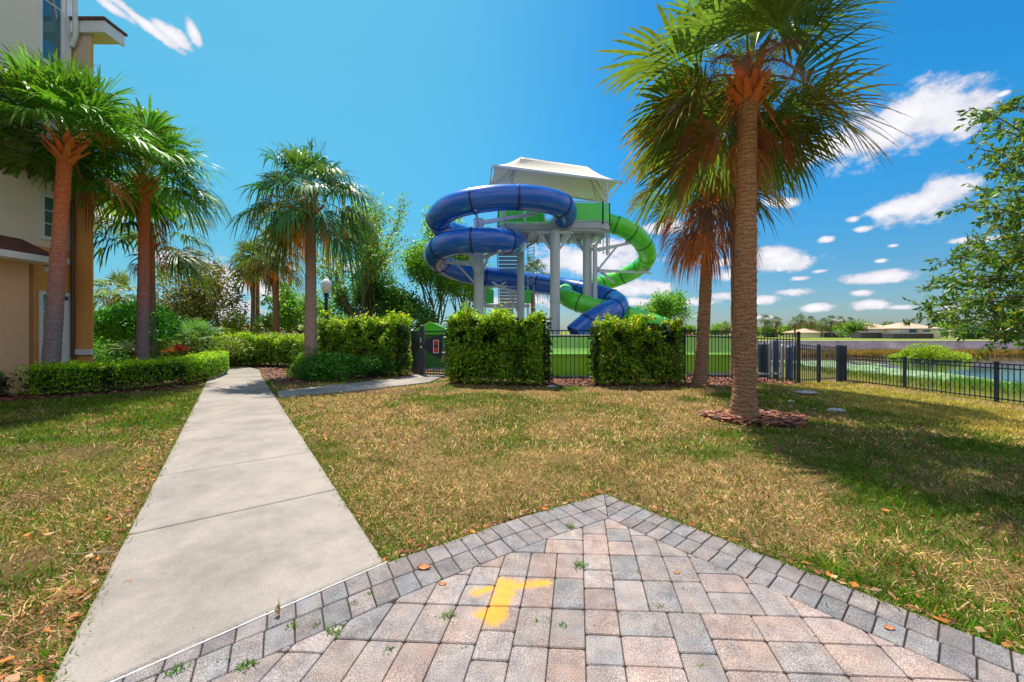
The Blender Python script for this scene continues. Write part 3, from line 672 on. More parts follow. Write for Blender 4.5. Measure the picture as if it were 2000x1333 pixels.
for (px, py, s, lb) in ((828, 1110, .045, 'curled orange dead leaf lying on the left border pavers'), (864, 1142, .025, 'small tan dead leaf on the left border pavers near the yellow paint'), (1322, 1120, .02, 'small yellow leaf on the field pavers near the peak of the patio'), (250, 1138, .022, 'small tan leaf lying on the sidewalk slab'), (1737, 1228, .028, 'small tan leaf standing on the right border pavers')):
    g = G(px, py, .032); z = .032; mb = MB(); n = 8; vs = []
    for i in range(n+1):
        u = i/n*2-1; w = (1-u*u)**.7*.45
        vs += [(g.x+u*s, g.y-w*s, z+.3*s*(1-u*u)*.3+abs(u)*s*.25), (g.x+u*s, g.y, z+.01*s), (g.x+u*s, g.y+w*s, z+.35*s*(1-u*u)+abs(u)*s*.25)]
    mb.add(vs, [(3*i+j, 3*i+3+j, 3*i+4+j, 3*i+1+j) for i in range(n) for j in (0, 1)], True)
    tag(mb.build('dead_leaf', plain('dead_leaf', (.60, .24, .09), (.40, .15, .06), 60, .8)), lb, 'leaf')
# ------------------------------------------------------------------ palms
def unit(v): return v/np.maximum(np.linalg.norm(v, axis=-1, keepdims=True), 1e-9)
def frond(r, base, az, el, pet, fan, droop, nseg, span, col, V, Q, C, sag=.35, fold=.35):
    """one costapalmate leaf: petiole, then nseg pleated strips fused for the inner third and drooping at the tips"""
    n0 = sum(len(v) for v in V)
    d = np.array((math.cos(az)*math.cos(el), math.sin(az)*math.cos(el), math.sin(el))); side = np.array((-math.sin(az), math.cos(az), 0.))
    up = np.cross(d, side)*-1.; up = np.cross(side, d) if up[2] < 0 else up
    # petiole
    ts = np.linspace(0, 1, 5); pp = np.array([base+d*pet*t+np.array((0, 0, -sag*pet*t*t*math.cos(el)*.8)) for t in ts])
    pv = []
    for i, p in enumerate(pp):
        w = .030*(1-.5*ts[i]); pv += [p-side*w, p+side*w]
    pv = np.array(pv); V.append(pv); Q.append(np.array([[n0+2*i, n0+2*i+1, n0+2*i+3, n0+2*i+2] for i in range(4)])); C.append(np.repeat([np.array((.20, .26, .05)) if col[1] > col[0] else np.array(col)], len(pv), 0)); n0 += len(pv)
    ax = unit(pp[-1]-pp[-2]); side = unit(side-ax*(side@ax)); up = np.cross(ax, side); up = up if up[2] > -.2 or True else -up
    if np.cross(side, ax)[2] > 0: up = np.cross(side, ax)
    else: up = np.cross(ax, side)
    th = np.linspace(-span, span, nseg); dth = 2*span/nseg
    st = np.array((.04, .3, .5, .72, .9, 1.0)); 
    for k, t in enumerate(th):
        if r.random() < .06: continue
        L = fan*(.78+.22*math.cos(t*.6))*(r.uniform(.5, .9) if r.random() < .10 else 1)*r.uniform(.88, 1.05)*(1 if abs(t) < 2.0 else .75)
        dr = ax*math.cos(t)+side*math.sin(t)+up*(fold*(abs(math.sin(t)))*r.uniform(.7, 1.2)); dr = dr/np.linalg.norm(dr)
        o = pp[-1]+ax*fan*.22*max(0, math.cos(t))*.6
        wd = np.cross(dr, up); wd = wd/(np.linalg.norm(wd)+1e-9); dd = droop*r.uniform(.5, 1.9)
        pts = np.array([o+dr*L*s*(1-.25*dd*max(0, s-.45))+np.array((0, 0, -dd*L*(max(0, s-.3)**2)*1.25)) for s in st])
        wr = np.minimum(st*L*dth*.5, .5*L*.56*dth)*np.array((1, 1, .95, .74, .42, .04)); wr = np.minimum(wr, .06)
        pl = up*(.25)*wr[:, None]
        A = pts-wd*wr[:, None]+pl; B = pts+wd*wr[:, None]-pl
        vv = np.empty((12, 3)); vv[0::2] = A; vv[1::2] = B; V.append(vv)
        Q.append(np.array([[n0+2*i, n0+2*i+1, n0+2*i+3, n0+2*i+2] for i in range(5)])); n0 += 12
        c = np.array(col)*r.uniform(.7, 1.3); cc_ = np.repeat([c], 12, 0)
        if col[1] > col[0]: cc_[8:] = cc_[8:]*.6+np.array((.20, .17, .05))*.4
        C.append(cc_)
def palm(label, cat_label, base, lean, hgt, r0, r1, tm, nf, pet, fan, droop, seed, ndead=8, deadfan=.7, nseg=30, green=(.055, .15, .02), elmin=-.7, elmax=1.45, boots=14, bootcol=None, group=None, deadcol=(.40, .15, .05), bendx=0, old=.12, stalks=0, elmode=1.0, open_front=0, deadz=.15):
    """base on ground, lean = offset of the top"""
    r = random.Random(seed); base = Vector(base)
    root = thing('palm_tree', label, 'palm tree', base, group)
    # trunk
    n = 26; N_ = 20; vs = []; fs = []
    top = base+Vector((lean[0], lean[1], hgt))
    ctr = []
    for i in range(n+1):
        t = i/n; c = base.lerp(top, t)+Vector((bendx*math.sin(t*math.pi), 0, 0)); rad = r0+(r1-r0)*min(1, t*1.4)
        if t < .09: rad *= 1+.28*(1-t/.09)**1.6
        ctr.append((c, rad))
    sub = []
    for i in range(n):
        for k in range(5):
            t = k/5; c = ctr[i][0].lerp(ctr[i+1][0], t); rd = ctr[i][1]*(1-t)+ctr[i+1][1]*t; sub.append((c, rd))
    for i, (c, rd) in enumerate(sub):
        for k in range(N_):
            a = 2*math.pi*k/N_; q = rd*(1+.022*math.sin(i*1.9)+.02*math.sin(i*.37)+r.uniform(-.02, .02)); vs.append((c.x+q*math.cos(a), c.y+q*math.sin(a), c.z-(.15 if i == 0 else 0)))
    fs = [(i*N_+k, i*N_+(k+1) % N_, (i+1)*N_+(k+1) % N_, (i+1)*N_+k) for i in range(len(sub)-1) for k in range(N_)]
    mb = MB(); mb.add(vs, fs, True); mb.build('trunk', tm, root)
    T = np.array(sub[-1][0])
    V, Q, C = [], [], []
    for i in range(nf):
        u = (i+.5)/nf; el = elmin+(elmax-elmin)*u**elmode; az = i*2.39996+r.uniform(-.45, .45); el += r.uniform(-.15, .15)
        if open_front and el < .15 and math.cos(az+math.pi/2) > open_front: az += 1.6*(1 if r.random() < .5 else -1)
        rr = r1*.6; b = T+np.array((math.cos(az)*rr*math.cos(el), math.sin(az)*rr*math.cos(el), .10+.35*u+r.uniform(-.08, .08)))
        g = np.array(green)*r.uniform(.75, 1.3)
        if r.random() < old and u < .4: g = np.array((.33, .24, .04))*r.uniform(.6, 1.2)
        elif r.random() < .25: g = g*.6+np.array((.16, .20, .02))*.4+0
        frond(r, b, az, el, pet*r.uniform(.65, 1.08)*(1 if u < .85 else .8), fan*r.uniform(.75, 1.15), droop*(1.25-.55*u), nseg, r.uniform(1.5, 2.2)*(1 if u < .9 else .5), tuple(g), V, Q, C)
    np_obj('crown', np.concatenate(V), np.concatenate(Q), M['frond'], root, cols=np.concatenate(C))
    if ndead:
        V, Q, C = [], [], []
        for i in range(ndead):
            az = i*2.39996+r.uniform(-.5, .5); el = r.uniform(-1.2, -.35)
            if open_front and math.cos(az+math.pi/2) > open_front-.2: az += 1.7*(1 if r.random() < .5 else -1)
            b = T+np.array((math.cos(az)*r1*.8, math.sin(az)*r1*.8, r.uniform(-deadz, .1)))
            c = np.array(deadcol)*r.uniform(.6, 1.35)
            if r.random() < .3: c = np.array((.30, .20, .17))*r.uniform(.7, 1.2)
            frond(r, b, az, el, pet*r.uniform(.3, .85), fan*deadfan*r.uniform(.5, 1.1), droop*1.6+.35, nseg-4, r.uniform(.7, 1.3), tuple(c), V, Q, C, fold=.8)
        np_obj('dead_fronds', np.concatenate(V), np.concatenate(Q), M['dead'], root, cols=np.concatenate(C))
    if boots:
        mb = MB()
        for i in range(boots):
            az = i*2.39996; z = -.32-(deadz-.15)*.9+(.55+(deadz-.15)*.9)*(i/boots); b = Vector(T)+Vector((math.cos(az)*r1*.85, math.sin(az)*r1*.85, z)); tw = r.uniform(-.35, .35)
            o = Vector((math.cos(az+tw), math.sin(az+tw), 1.1)).normalized(); L = r.uniform(.28, .50)
            mb.beam(b, b+o*L, .15, .05, up=(math.cos(az), math.sin(az), 0), w2=.06, h2=.02)
        mb.build('leaf_bases', bootcol or M['boot'], root)
    if stalks:
        mb = MB(); VV = []
        for i in range(stalks):
            az = r.uniform(0, 6.28); b = Vector(T)+Vector((0, 0, .2)); L = fan*r.uniform(1.0, 1.5); el = r.uniform(.1, .9)
            p = [b+Vector((math.cos(az)*math.cos(el), math.sin(az)*math.cos(el), math.sin(el)))*L*t+Vector((0, 0, -L*.8*t*t)) for t in np.linspace(0, 1, 7)]
            mb.tube(p, [.018]*6+[.006], 5)
            for k in range(110):
                t = r.uniform(.35, 1); q = p[int(t*6)].lerp(p[min(6, int(t*6)+1)], t*6 % 1); e = q+Vector((r.uniform(-1, 1), r.uniform(-1, 1), r.uniform(-1.3, .3)))*.26
                mb.tube([q, q.lerp(e, .5)+Vector((0, 0, .03)), e], [.004, .003, .001], 3, False)
        mb.build('flower_stalks', plain('flower_stalk', (.42, .22, .17), (.26, .13, .13), 20, .9), root)
    return root
M['boot'] = plain('leaf_base_brown', (.40, .19, .09), (.24, .10, .05), 12, .85, 0, .4, 40)
M['bootR'] = plain('leaf_base_orange', (.92, .27, .05), (.62, .15, .03), 12, .8, 0, .4, 40)
def pbase(px, D, z=None):
    x = (px-1000)/F*D; return (x, D, gz1(x, D) if z is None else z)
def ptop(px, py, D, b): v = P(px, py, D); return ((v.x-b[0], 0), v.z-b[2])
def add_palm(label, px, D, tpx, tpy, r0, r1, tm, nf, pet, fan, droop, seed, **k):
    b = pbase(px, D); ln, h = ptop(tpx, tpy, D, b); return palm(label, '', b, ln, h, r0, r1, tm, nf, pet, fan, droop, seed, **k)
add_palm('tallest palm with thick brown trunk standing in a mulch ring on the lawn', 1453, 7.25, 1460, 172, .205, .165, M['trunkR'], 50, 1.1, 1.35, .30, 21, ndead=20, deadfan=.62, nseg=40, elmin=-.75, green=(.13, .24, .05), boots=30, stalks=13, old=.4, open_front=.5, deadcol=(.50, .20, .10), bootcol=M['bootR'])
add_palm('slimmer leaning palm with many hanging rust fronds behind the thick palm', 1366, 11.6, 1384, 332, .185, .155, M['trunkR'], 46, 1.25, 1.3, .38, 22, ndead=38, deadfan=.8, nseg=34, elmin=-.5, green=(.12, .21, .05), boots=26, stalks=7, old=.45, bendx=.06, deadz=1.7, deadcol=(.62, .22, .09), bootcol=M['bootR'])
add_palm('tall palm behind the two right palms with its trunk hidden by the thick one', 1440, 13.6, 1438, 290, .2, .18, M['trunkR'], 40, 1.2, 1.3, .45, 23, ndead=12, nseg=32, elmin=-.6, green=(.08, .17, .03), old=.2, stalks=2)
add_palm('leaning palm with orange trunk top close to the building wall', 96, 9.9, 128, 290, .172, .14, M['trunkL'], 56, 1.05, 1.3, .42, 24, ndead=2, nseg=36, elmin=-.05, open_front=.2, elmode=.9, green=(.12, .33, .03), boots=22, bootcol=M['bootR'], old=.1)
add_palm('straight palm with orange trunk top rising behind the low clipped hedge', 277, 12.5, 283, 362, .165, .14, M['trunkL'], 50, 1.15, 1.4, .5, 25, ndead=2, nseg=34, elmin=-.1, open_front=.2, green=(.12, .33, .03), boots=20, bootcol=M['bootR'], old=.1)
add_palm('palm with spread open fans half hidden behind the straight orange palm', 296, 15.5, 293, 470, .17, .15, M['trunkL'], 26, 1.5, 1.35, .55, 26, ndead=2, nseg=30, elmin=-.45, green=(.07, .17, .03), boots=10, bootcol=M['bootR'])
add_palm('pale ringed fan palm with a wide drooping crown beside the shrubs', 607, 14.0, 607, 398, .225, .17, M['trunkC'], 46, 1.35, 1.25, .85, 27, ndead=9, deadfan=.75, nseg=38, elmin=-.65, green=(.05, .18, .05), boots=8, deadcol=(.95, .38, .03), old=.25, elmode=1.0)
add_palm('slim background palm with orange skirt left of two others', 493, 26, 495, 520, .14, .12, M['trunkB'], 26, .8, 1.0, .6, 28, ndead=12, nseg=20, deadcol=(.85, .38, .05), boots=0, green=(.10, .16, .04))
add_palm('slim background palm with orange skirt between two others', 503, 29, 503, 505, .15, .13, M['trunkB'], 26, .8, 1.0, .6, 29, ndead=10, nseg=20, deadcol=(.85, .38, .05), boots=0, green=(.10, .16, .04))
add_palm('background palm with thicker tan trunk just left of the pale ringed palm', 540, 23, 538, 505, .19, .16, M['trunkB'], 32, 1.0, 1.1, .7, 30, ndead=14, nseg=22, deadcol=(.9, .36, .04), boots=0, green=(.09, .17, .04))
add_palm('distant palm seen between the slide columns', 1043, 36, 1040, 545, .22, .2, M['trunkB'], 26, 1.1, 1.3, .8, 31, ndead=8, nseg=18, boots=0, green=(.09, .15, .05))
add_palm('small hazy palm low beyond the round green tree by the building', 228, 30, 228, 575, .2, .18, M['trunkB'], 22, .9, 1.2, .6, 32, ndead=4, nseg=18, boots=0, green=(.20, .28, .05))

# ------------------------------------------------------------------ broad leaves
def leaf_mesh(name, P0, size, cols, parent, mat=None, aspect=.5, up=.35, seed=0, dirs=None):
    r = np.random.RandomState(seed); m = len(P0); d = r.randn(m, 3); d[:, 2] -= .2
    if dirs is not None: d = d*.8+dirs*1.2
    d = unit(d)
    nn = r.randn(m, 3); nn[:, 2] += up*2; s = unit(np.cross(d, unit(nn))); nrm = np.cross(s, d); L = (size*(.6+.8*r.rand(m)))[:, None]; W = L*aspect*.5
    a = P0; b = P0+d*L*.45+s*W+nrm*W*.35; c = P0+d*L; e = P0+d*L*.45-s*W+nrm*W*.35
    V = np.stack([a, b, c, e], 1).reshape(-1, 3); bq = np.arange(m)[:, None]*4
    T = np.concatenate([bq+np.array([[0, 1, 2]]), bq+np.array([[0, 2, 3]])])
    return np_obj(name, V, T, mat or M['leaf'], parent, cols=np.repeat(cols, 4, 0))
def leafcol(m, pal, r, clump=None):
    pal = np.array(pal, float)*np.array((1.2, 1.38, 1.0)); c = pal[r.randint(0, len(pal), m)]*(.65+.7*r.rand(m, 1))
    if clump is not None: c = c*clump[:, None]
    return c
def shrub(name, label, cat, cen, rad, n, size, pal, seed, lumps=9, flat=1.0, group=None, aspect=.5, stem=True):
    r = np.random.RandomState(seed); cen = np.array(cen, float); rad = np.array(rad, float); g = gz1(cen[0], cen[1])
    root = thing(name, label, cat, (cen[0], cen[1], g), group)
    lc = unit(r.randn(lumps, 3))*(.5*r.rand(lumps, 1)+.25); lr = .38+.3*r.rand(lumps); k = r.randint(0, lumps, n)
    p = unit(r.randn(n, 3))*lr[k][:, None]*(.72+.32*r.rand(n, 1)**.5)+lc[k]; tint = (.75+.5*r.rand(lumps))[k]
    p = cen+p*rad; p[:, 2] = np.maximum(p[:, 2], g+.03)
    leaf_mesh('foliage', p, size, leafcol(n, pal, r, tint), root, seed=seed, aspect=aspect)
    if stem:
        mb = MB()
        for i in range(6):
            e = Vector(cen+lc[i % lumps]*rad*.9); b = Vector((cen[0]+r.uniform(-.1, .1), cen[1]+r.uniform(-.1, .1), g-.05))
            mb.tube([b, b.lerp(e, .5)+Vector(tuple(r.randn(3)*.05)), e], [.03, .02, .008], 6)
        mb.build('stems', M['bark'], root)
    return root
def hedge(name, label, path, width, hgt, n, size, pal, seed, z0=.12, wob=.10, group=None, cat='hedge', gaps=.30, round_=0.0):
    r = np.random.RandomState(seed); path = np.array(path, float)
    base = path.mean(0); g = gz1(*base); root = thing(name, label, cat, (base[0], base[1], g), group)
    d = np.r_[0, np.cumsum(np.hypot(*np.diff(path, axis=0).T))]; L = d[-1]
    s = r.rand(n)*L*1.0; q = along(path, s); q2 = along(path, np.minimum(s+.05, L)); q1 = along(path, np.maximum(s-.05, 0)); t = q2-q1; t /= np.hypot(t[:, 0], t[:, 1])[:, None]; nv = np.stack([-t[:, 1], t[:, 0]], -1)
    face = r.rand(n); w2 = width/2
    lump = fbm(s*1.0+seed, s*0+seed*3.1, 1.6, 3); dep = np.abs(r.randn(n))*.07
    # perimeter: left side, right side, top, ends
    per = hgt*2+width; u = face*per
    lat = np.where(u < hgt, -w2, np.where(u < 2*hgt, w2, (r.rand(n)*2-1)*w2)); zz = np.where(u < hgt, u, np.where(u < 2*hgt, u-hgt, hgt))
    bulge = (fbm(s*1.3+seed, zz*1.3+lat*3, 1.7, 3)-.5)*2
    top = u >= 2*hgt
    lat = np.where(top, lat, lat*(1-dep/w2*.9+bulge*wob/w2)); zz = np.where(top, zz-dep+(fbm(s+seed, lat, 2.5, 2)-.5)*wob*2.2, zz)
    if hgt > 1.3:
        ph = 2*math.pi*s/1.15+seed; zz = zz*(1+.07*np.sin(ph)+.10*(fbm(s*.8, s*0+seed, 1.0, 2)-.5)); lat = lat*(.88+.16*np.abs(np.sin(ph/2+.6)))*(1-.10*(zz/hgt > .85))
    spr = top & (r.rand(n) < .25*(fbm(s*2+seed, lat*2, 3.0, 2) > .5)); zz = np.where(spr, zz+np.abs(r.randn(n))*.13*min(1, hgt/1.5), zz)
    ends = r.rand(n) < min(.25, width/(L+width)); es = np.where(r.rand(n) < .5, dep, L-dep)
    sE = np.where(ends, es+bulge*wob*.5, s); q = along(path, np.clip(sE, 0, L)); lat = np.where(ends, (r.rand(n)*2-1)*w2, lat)
    zz = np.where(ends, r.rand(n)*hgt, zz)
    lowthin = (zz < z0+.12) & (r.rand(n) < .6); p = np.stack([q[:, 0]+nv[:, 0]*lat, q[:, 1]+nv[:, 1]*lat, g+np.maximum(zz, z0)], -1)
    k = ~lowthin
    if gaps: k &= ~((fbm(s+seed*7, zz, 2.2, 2) < gaps) & (zz > hgt*.6) & (hgt > 1.3))
    # light twig tips above the top
    clump = .7+.6*fbm(p[:, 0]*2+seed, p[:, 2]*2+p[:, 1], 2.2, 3)
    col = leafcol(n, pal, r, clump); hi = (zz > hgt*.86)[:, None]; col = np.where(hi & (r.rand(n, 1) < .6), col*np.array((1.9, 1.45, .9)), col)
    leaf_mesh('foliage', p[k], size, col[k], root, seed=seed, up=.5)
    # inner twigs
    mb = MB(); m = max(6, int(L/.35)); pts = along(path, np.linspace(.18, L-.18, m))
    for i, pt in enumerate(pts):
        b = Vector((pt[0], pt[1], g-.05))
        for j in range(4):
            e = b+Vector((r.uniform(-.25, .25), r.uniform(-w2, w2)*.7, hgt*r.uniform(.6, .95))); mb.tube([b, b.lerp(e, .45)+Vector(tuple(r.randn(3)*.03)), e], [.022, .015, .006], 5)
    mb.build('branches', M['bark'], root)
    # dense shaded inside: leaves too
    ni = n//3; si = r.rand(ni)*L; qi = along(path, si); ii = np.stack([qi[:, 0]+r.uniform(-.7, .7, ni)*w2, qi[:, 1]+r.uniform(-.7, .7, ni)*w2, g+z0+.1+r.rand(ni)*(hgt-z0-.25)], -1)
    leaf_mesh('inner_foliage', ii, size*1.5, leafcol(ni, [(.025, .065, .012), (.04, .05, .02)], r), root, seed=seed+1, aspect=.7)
    return root
BOX = [(.12, .28, .012), (.22, .40, .015), (.07, .19, .012), (.32, .44, .02)]
VIB = [(.13, .30, .015), (.22, .40, .02), (.05, .15, .015), (.34, .40, .03), (.08, .22, .03), (.28, .24, .06)]
RM = [(.20, .14, .05)]
hedge('hedge', 'low clipped bright green hedge curving round the palms by the sidewalk', [(-11.6, 9.45), (-10.55, 10.15), (-9.85, 11.2), (-10.15, 12.6), (-10.9, 14.2), (-11.9, 15.6)], .85, .80, 30000, .05, BOX, 41, z0=.14, wob=.05)
hedge('hedge', 'dark green low hedge in shade at the left edge by the building', [(-13.4, 8.3), (-12.2, 9.25)], .8, .62, 6000, .05, [(.04, .13, .03), (.06, .17, .04)], 42, wob=.07)
hedge('hedge', 'tall dense hedge right of the gate, in front of the black fence', [(-1.85, 12.2), (.92, 11.6)], .85, 2.10, 26000, .09, VIB, 43, wob=.26)
hedge('hedge', 'tall hedge of several bushes on the right, beside the palm trunks', [(2.55, 11.65), (5.0, 11.95)], .8, 1.93, 22000, .09, VIB+RM, 44, wob=.30, gaps=.36)
hedge('hedge', 'tall hedge left of the gate running back along the fence', [(-3.95, 13.9), (-7.9, 16.6)], .8, 2.05, 24000, .10, VIB, 45, wob=.28)
hedge('hedge', 'long dark hedge behind the curve of the walkway', [(-8.9, 17.4), (-14.0, 18.7)], 1.1, 1.35, 20000, .085, VIB, 46, wob=.2)
hedge('hedge', 'hedge mass left of the far end of the walkway', [(-14.5, 20.5), (-19.5, 21.5)], 1.4, 1.55, 16000, .10, [(.10, .17, .03), (.15, .2, .04), (.08, .13, .03)], 47, wob=.25)
shrub('shrub', 'low spreading dark green shrub at the foot of the pale ringed palm', 'shrub', (-5.9, 13.05, .42), (1.45, .8, .5), 9000, .085, [(.04, .17, .02), (.08, .22, .02), (.03, .11, .02)], 51)
shrub('shrub', 'small dark shrub right of the pale ringed palm', 'shrub', (-4.75, 13.6, .35), (.75, .5, .42), 3500, .08, [(.03, .11, .02), (.05, .14, .02)], 52)
shrub('shrub', 'low lighter shrub beside the walkway left of the pale palm', 'shrub', (-7.2, 13.9, .45), (.9, .7, .5), 5000, .08, [(.10, .22, .02), (.14, .24, .03)], 53)
shrub('shrub', 'rounded glossy green tree like shrub beside the orange building corner', 'shrub', (-15.4, 16.2, 1.9), (2.2, 1.4, 1.0), 14000, .12, [(.05, .20, .02), (.08, .27, .02), (.03, .13, .02)], 54)
shrub('shrub', 'grey green feathery shrub behind the low clipped hedge', 'shrub', (-13.9, 16.6, .75), (1.2, .9, .75), 5000, .10, [(.12, .16, .05), (.16, .18, .05)], 55)
shrub('shrub', 'bushy mixed shrub between the straight palm and the walkway', 'shrub', (-12.4, 17.2, .7), (1.2, .9, .7), 5000, .10, [(.10, .17, .03), (.2, .2, .05)], 56)
shrub('magnolia_tree', 'dense brown and green leaved magnolia far behind the straight palm', 'tree', (-20.6, 25.5, 3.2), (3.0, 2.2, 3.1), 15000, .19, [(.20, .14, .05), (.10, .14, .03), (.30, .19, .08), (.07, .11, .03)], 57, lumps=16)
shrub('shrub', 'yellow green bush beyond the walkway below the slim palms', 'shrub', (-18.3, 26, 2.0), (1.0, .9, 1.4), 2500, .15, [(.30, .34, .03), (.36, .30, .03)], 58)
# silver palmetto and agave
def fanbush(label, cen, n, pet, fan, col, seed, elmin=.15, nseg=22, name='palmetto', cat='palmetto'):
    r = random.Random(seed); root = thing(name, label, cat, (cen[0], cen[1], 0)); V, Q, C = [], [], []
    for i in range(n):
        frond(r, np.array((cen[0], cen[1], cen[2])), i*2.4+r.uniform(-.2, .2), elmin+(1.3-elmin)*(i/n), pet*r.uniform(.8, 1.2), fan*r.uniform(.8, 1.1), .3, nseg, r.uniform(1.3, 1.9), tuple(np.array(col)*r.uniform(.8, 1.25)), V, Q, C)
    np_obj('fronds', np.concatenate(V), np.concatenate(Q), M['frond'], root, cols=np.concatenate(C)); return root
shrub('shrub', 'leafy green thicket behind the rounded shrub by the building', 'shrub', (-19.5, 20.5, 1.2), (3.2, 1.6, 1.4), 12000, .16, [(.07, .20, .02), (.12, .26, .03), (.04, .12, .02)], 63, lumps=14)
shrub('shrub', 'low undergrowth at the foot of the magnolia', 'shrub', (-16.5, 22.5, .6), (3.0, 1.4, .9), 9000, .15, [(.10, .20, .03), (.16, .24, .04), (.05, .12, .02)], 64, lumps=14)
fanbush('broad pale green palmetto in front of the magnolia', (-16.0, 19.6, 1.15), 20, .8, .75, (.14, .34, .10), 61)
fanbush('dark spiky palmetto under the rounded shrub by the building', (-14.2, 15.2, .1), 14, .55, .5, (.10, .24, .06), 62)
# red bromeliad: strap leaves
def rosette(label, c, n, L, cols, seed, name='bromeliad', cat='plant'):
    r = random.Random(seed); mb = MB(); cl = []
    for i in range(n):
        a = i*2.4; el = .3+1.1*i/n; d = Vector((math.cos(a)*math.cos(el), math.sin(a)*math.cos(el), math.sin(el))); s = Vector((-math.sin(a), math.cos(a), 0)); vs = []
        for k in range(6):
            t = k/5; p = Vector(c)+d*L*t+Vector((0, 0, -L*.45*t*t)); w = .045*(1-t**2)+.004; vs += [p-s*w+Vector((0, 0, .01)), p, p+s*w+Vector((0, 0, .01))]
        mb.add(vs, [(3*k+j, 3*k+1+j, 3*k+4+j, 3*k+3+j) for k in range(5) for j in (0, 1)], True); cl += [cols[r.randrange(len(cols))]]*18
    root = thing(name, label, cat, (c[0], c[1], 0)); mb.build('leaves', M['leaf'], root, cols=np.array(cl))
rosette('bright red bromeliad clump above the low clipped hedge', P(350, 686, 14.6), 26, .5, [(.7, .03, .04), (.8, .12, .10), (.6, .02, .05)], 3)
rosette('orange leaved bromeliad left of the red one', P(333, 690, 14.2), 16, .38, [(.7, .22, .05), (.5, .3, .08)], 4)
rosette('pale striped agave under the rounded shrub by the building', P(250, 686, 13.8), 26, .8, [(.5, .58, .42), (.3, .42, .22)], 5, 'agave')

def tree(name, label, base, hgt, crad, n, size, pal, seed, z0=.25, lean=(0, 0), upness=.6, depth=4, trunk=.14, aspect=.55, bark=None, spread=.5, barkmat=None, leafjit=.28, group=None):
    r = random.Random(seed); base = Vector(base); root = thing(name, label, 'tree', base, group); mb = MB(); tips = []
    def br(p, d, L, rad, dep):
        q = p; pts = [p]
        for i in range(3):
            d = (d+Vector((r.uniform(-1, 1), r.uniform(-1, 1), r.uniform(-.5, 1)*upness))*.14).normalized(); q = q+d*L/3; pts.append(q)
            if dep <= 1: tips.append((q, d))
        mb.tube(pts, [rad, rad*.85, rad*.72, rad*.6], 6 if dep < 3 else 8, False)
        if dep == 0: return
        for i in range(r.choice((2, 3, 3))):
            a = r.uniform(0, 6.28); s = spread*r.uniform(.6, 1.3); e = d.orthogonal().normalized(); e2 = d.cross(e)
            nd = (d+(e*math.cos(a)+e2*math.sin(a))*s+Vector((0, 0, upness*.25))).normalized()
            br(pts[r.choice((2, 3, 3))], nd, L*r.uniform(.62, .85), rad*.58, dep-1)
    h0 = hgt*z0; top = base+Vector((lean[0]*.3, lean[1]*.3, h0)); mb.tube([base-Vector((0, 0, .1)), top], [trunk, trunk*.8], 8, False)
    ns = 5
    for i in range(ns):
        a = i*2*math.pi/ns+r.uniform(-.4, .4); s = .55*crad/hgt*2.2
        br(top+Vector((0, 0, -h0*.25*r.random())), Vector((math.cos(a)*s, math.sin(a)*s, 1)).normalized(), hgt*(1-z0)*.36, trunk*.55, depth-1)
    br(top, Vector((lean[0]*.1, lean[1]*.1, 1)).normalized(), hgt*(1-z0)*.4, trunk*.7, depth)
    mb.build('trunk', barkmat or M['bark'], root)
    rr = np.random.RandomState(seed); tp = np.array([tuple(t[0]) for t in tips]); tint = .7+.6*rr.rand(len(tp)); k = rr.randint(0, len(tp), n)
    p = tp[k]+rr.randn(n, 3)*leafjit*np.array((1, 1, .8))
    leaf_mesh('crown', p, size, leafcol(n, pal, rr, tint[k]), root, seed=seed, aspect=aspect)
    return root
MAP = [(.13, .30, .04), (.22, .38, .05), (.08, .20, .03), (.26, .34, .05), (.14, .30, .08)]
tree('maple_tree', 'airy green tree left of the slide with upright leafy branches', (-5.2, 26.5, 0), 7.8, 2.4, 14000, .18, MAP, 71, z0=.12, upness=1.1, spread=.42)
tree('maple_tree', 'leafy green tree close behind the left end of the blue slide', (-3.6, 29.5, 0), 7.6, 2.6, 14000, .18, MAP, 72, z0=.12, upness=1.0, spread=.5)
tree('maple_tree', 'tall green tree whose reddish tips show right of the pale palm crown', (-9.0, 23.5, 0), 7.8, 2.6, 9000, .17, MAP+[(.34, .22, .08)], 73, z0=.15, upness=1.0, spread=.45)
tree('maple_tree', 'dark green tree behind the lamp post', (-9.6, 26, 0), 5.4, 3.0, 9000, .19, [(.04, .12, .02), (.06, .16, .03), (.09, .19, .03)], 74, z0=.15, spread=.55)
tree('maple_tree', 'low green tree between the hedge and the lamp post', (-7.0, 25, 0), 4.0, 2.5, 9000, .18, [(.10, .2, .03), (.06, .15, .03)], 75, z0=.1, spread=.6)
tree('maple_tree', 'small round green tree right of the slide above the right hedge', (10.5, 27, 0), 3.9, 2.0, 9000, .17, MAP, 76, z0=.12, spread=.55)
tree('maple_tree', 'low green tree right of the straight palms behind the slim trunks', (-14.5, 27, 0), 4.2, 2.6, 9000, .19, MAP, 77, z0=.1, spread=.6)
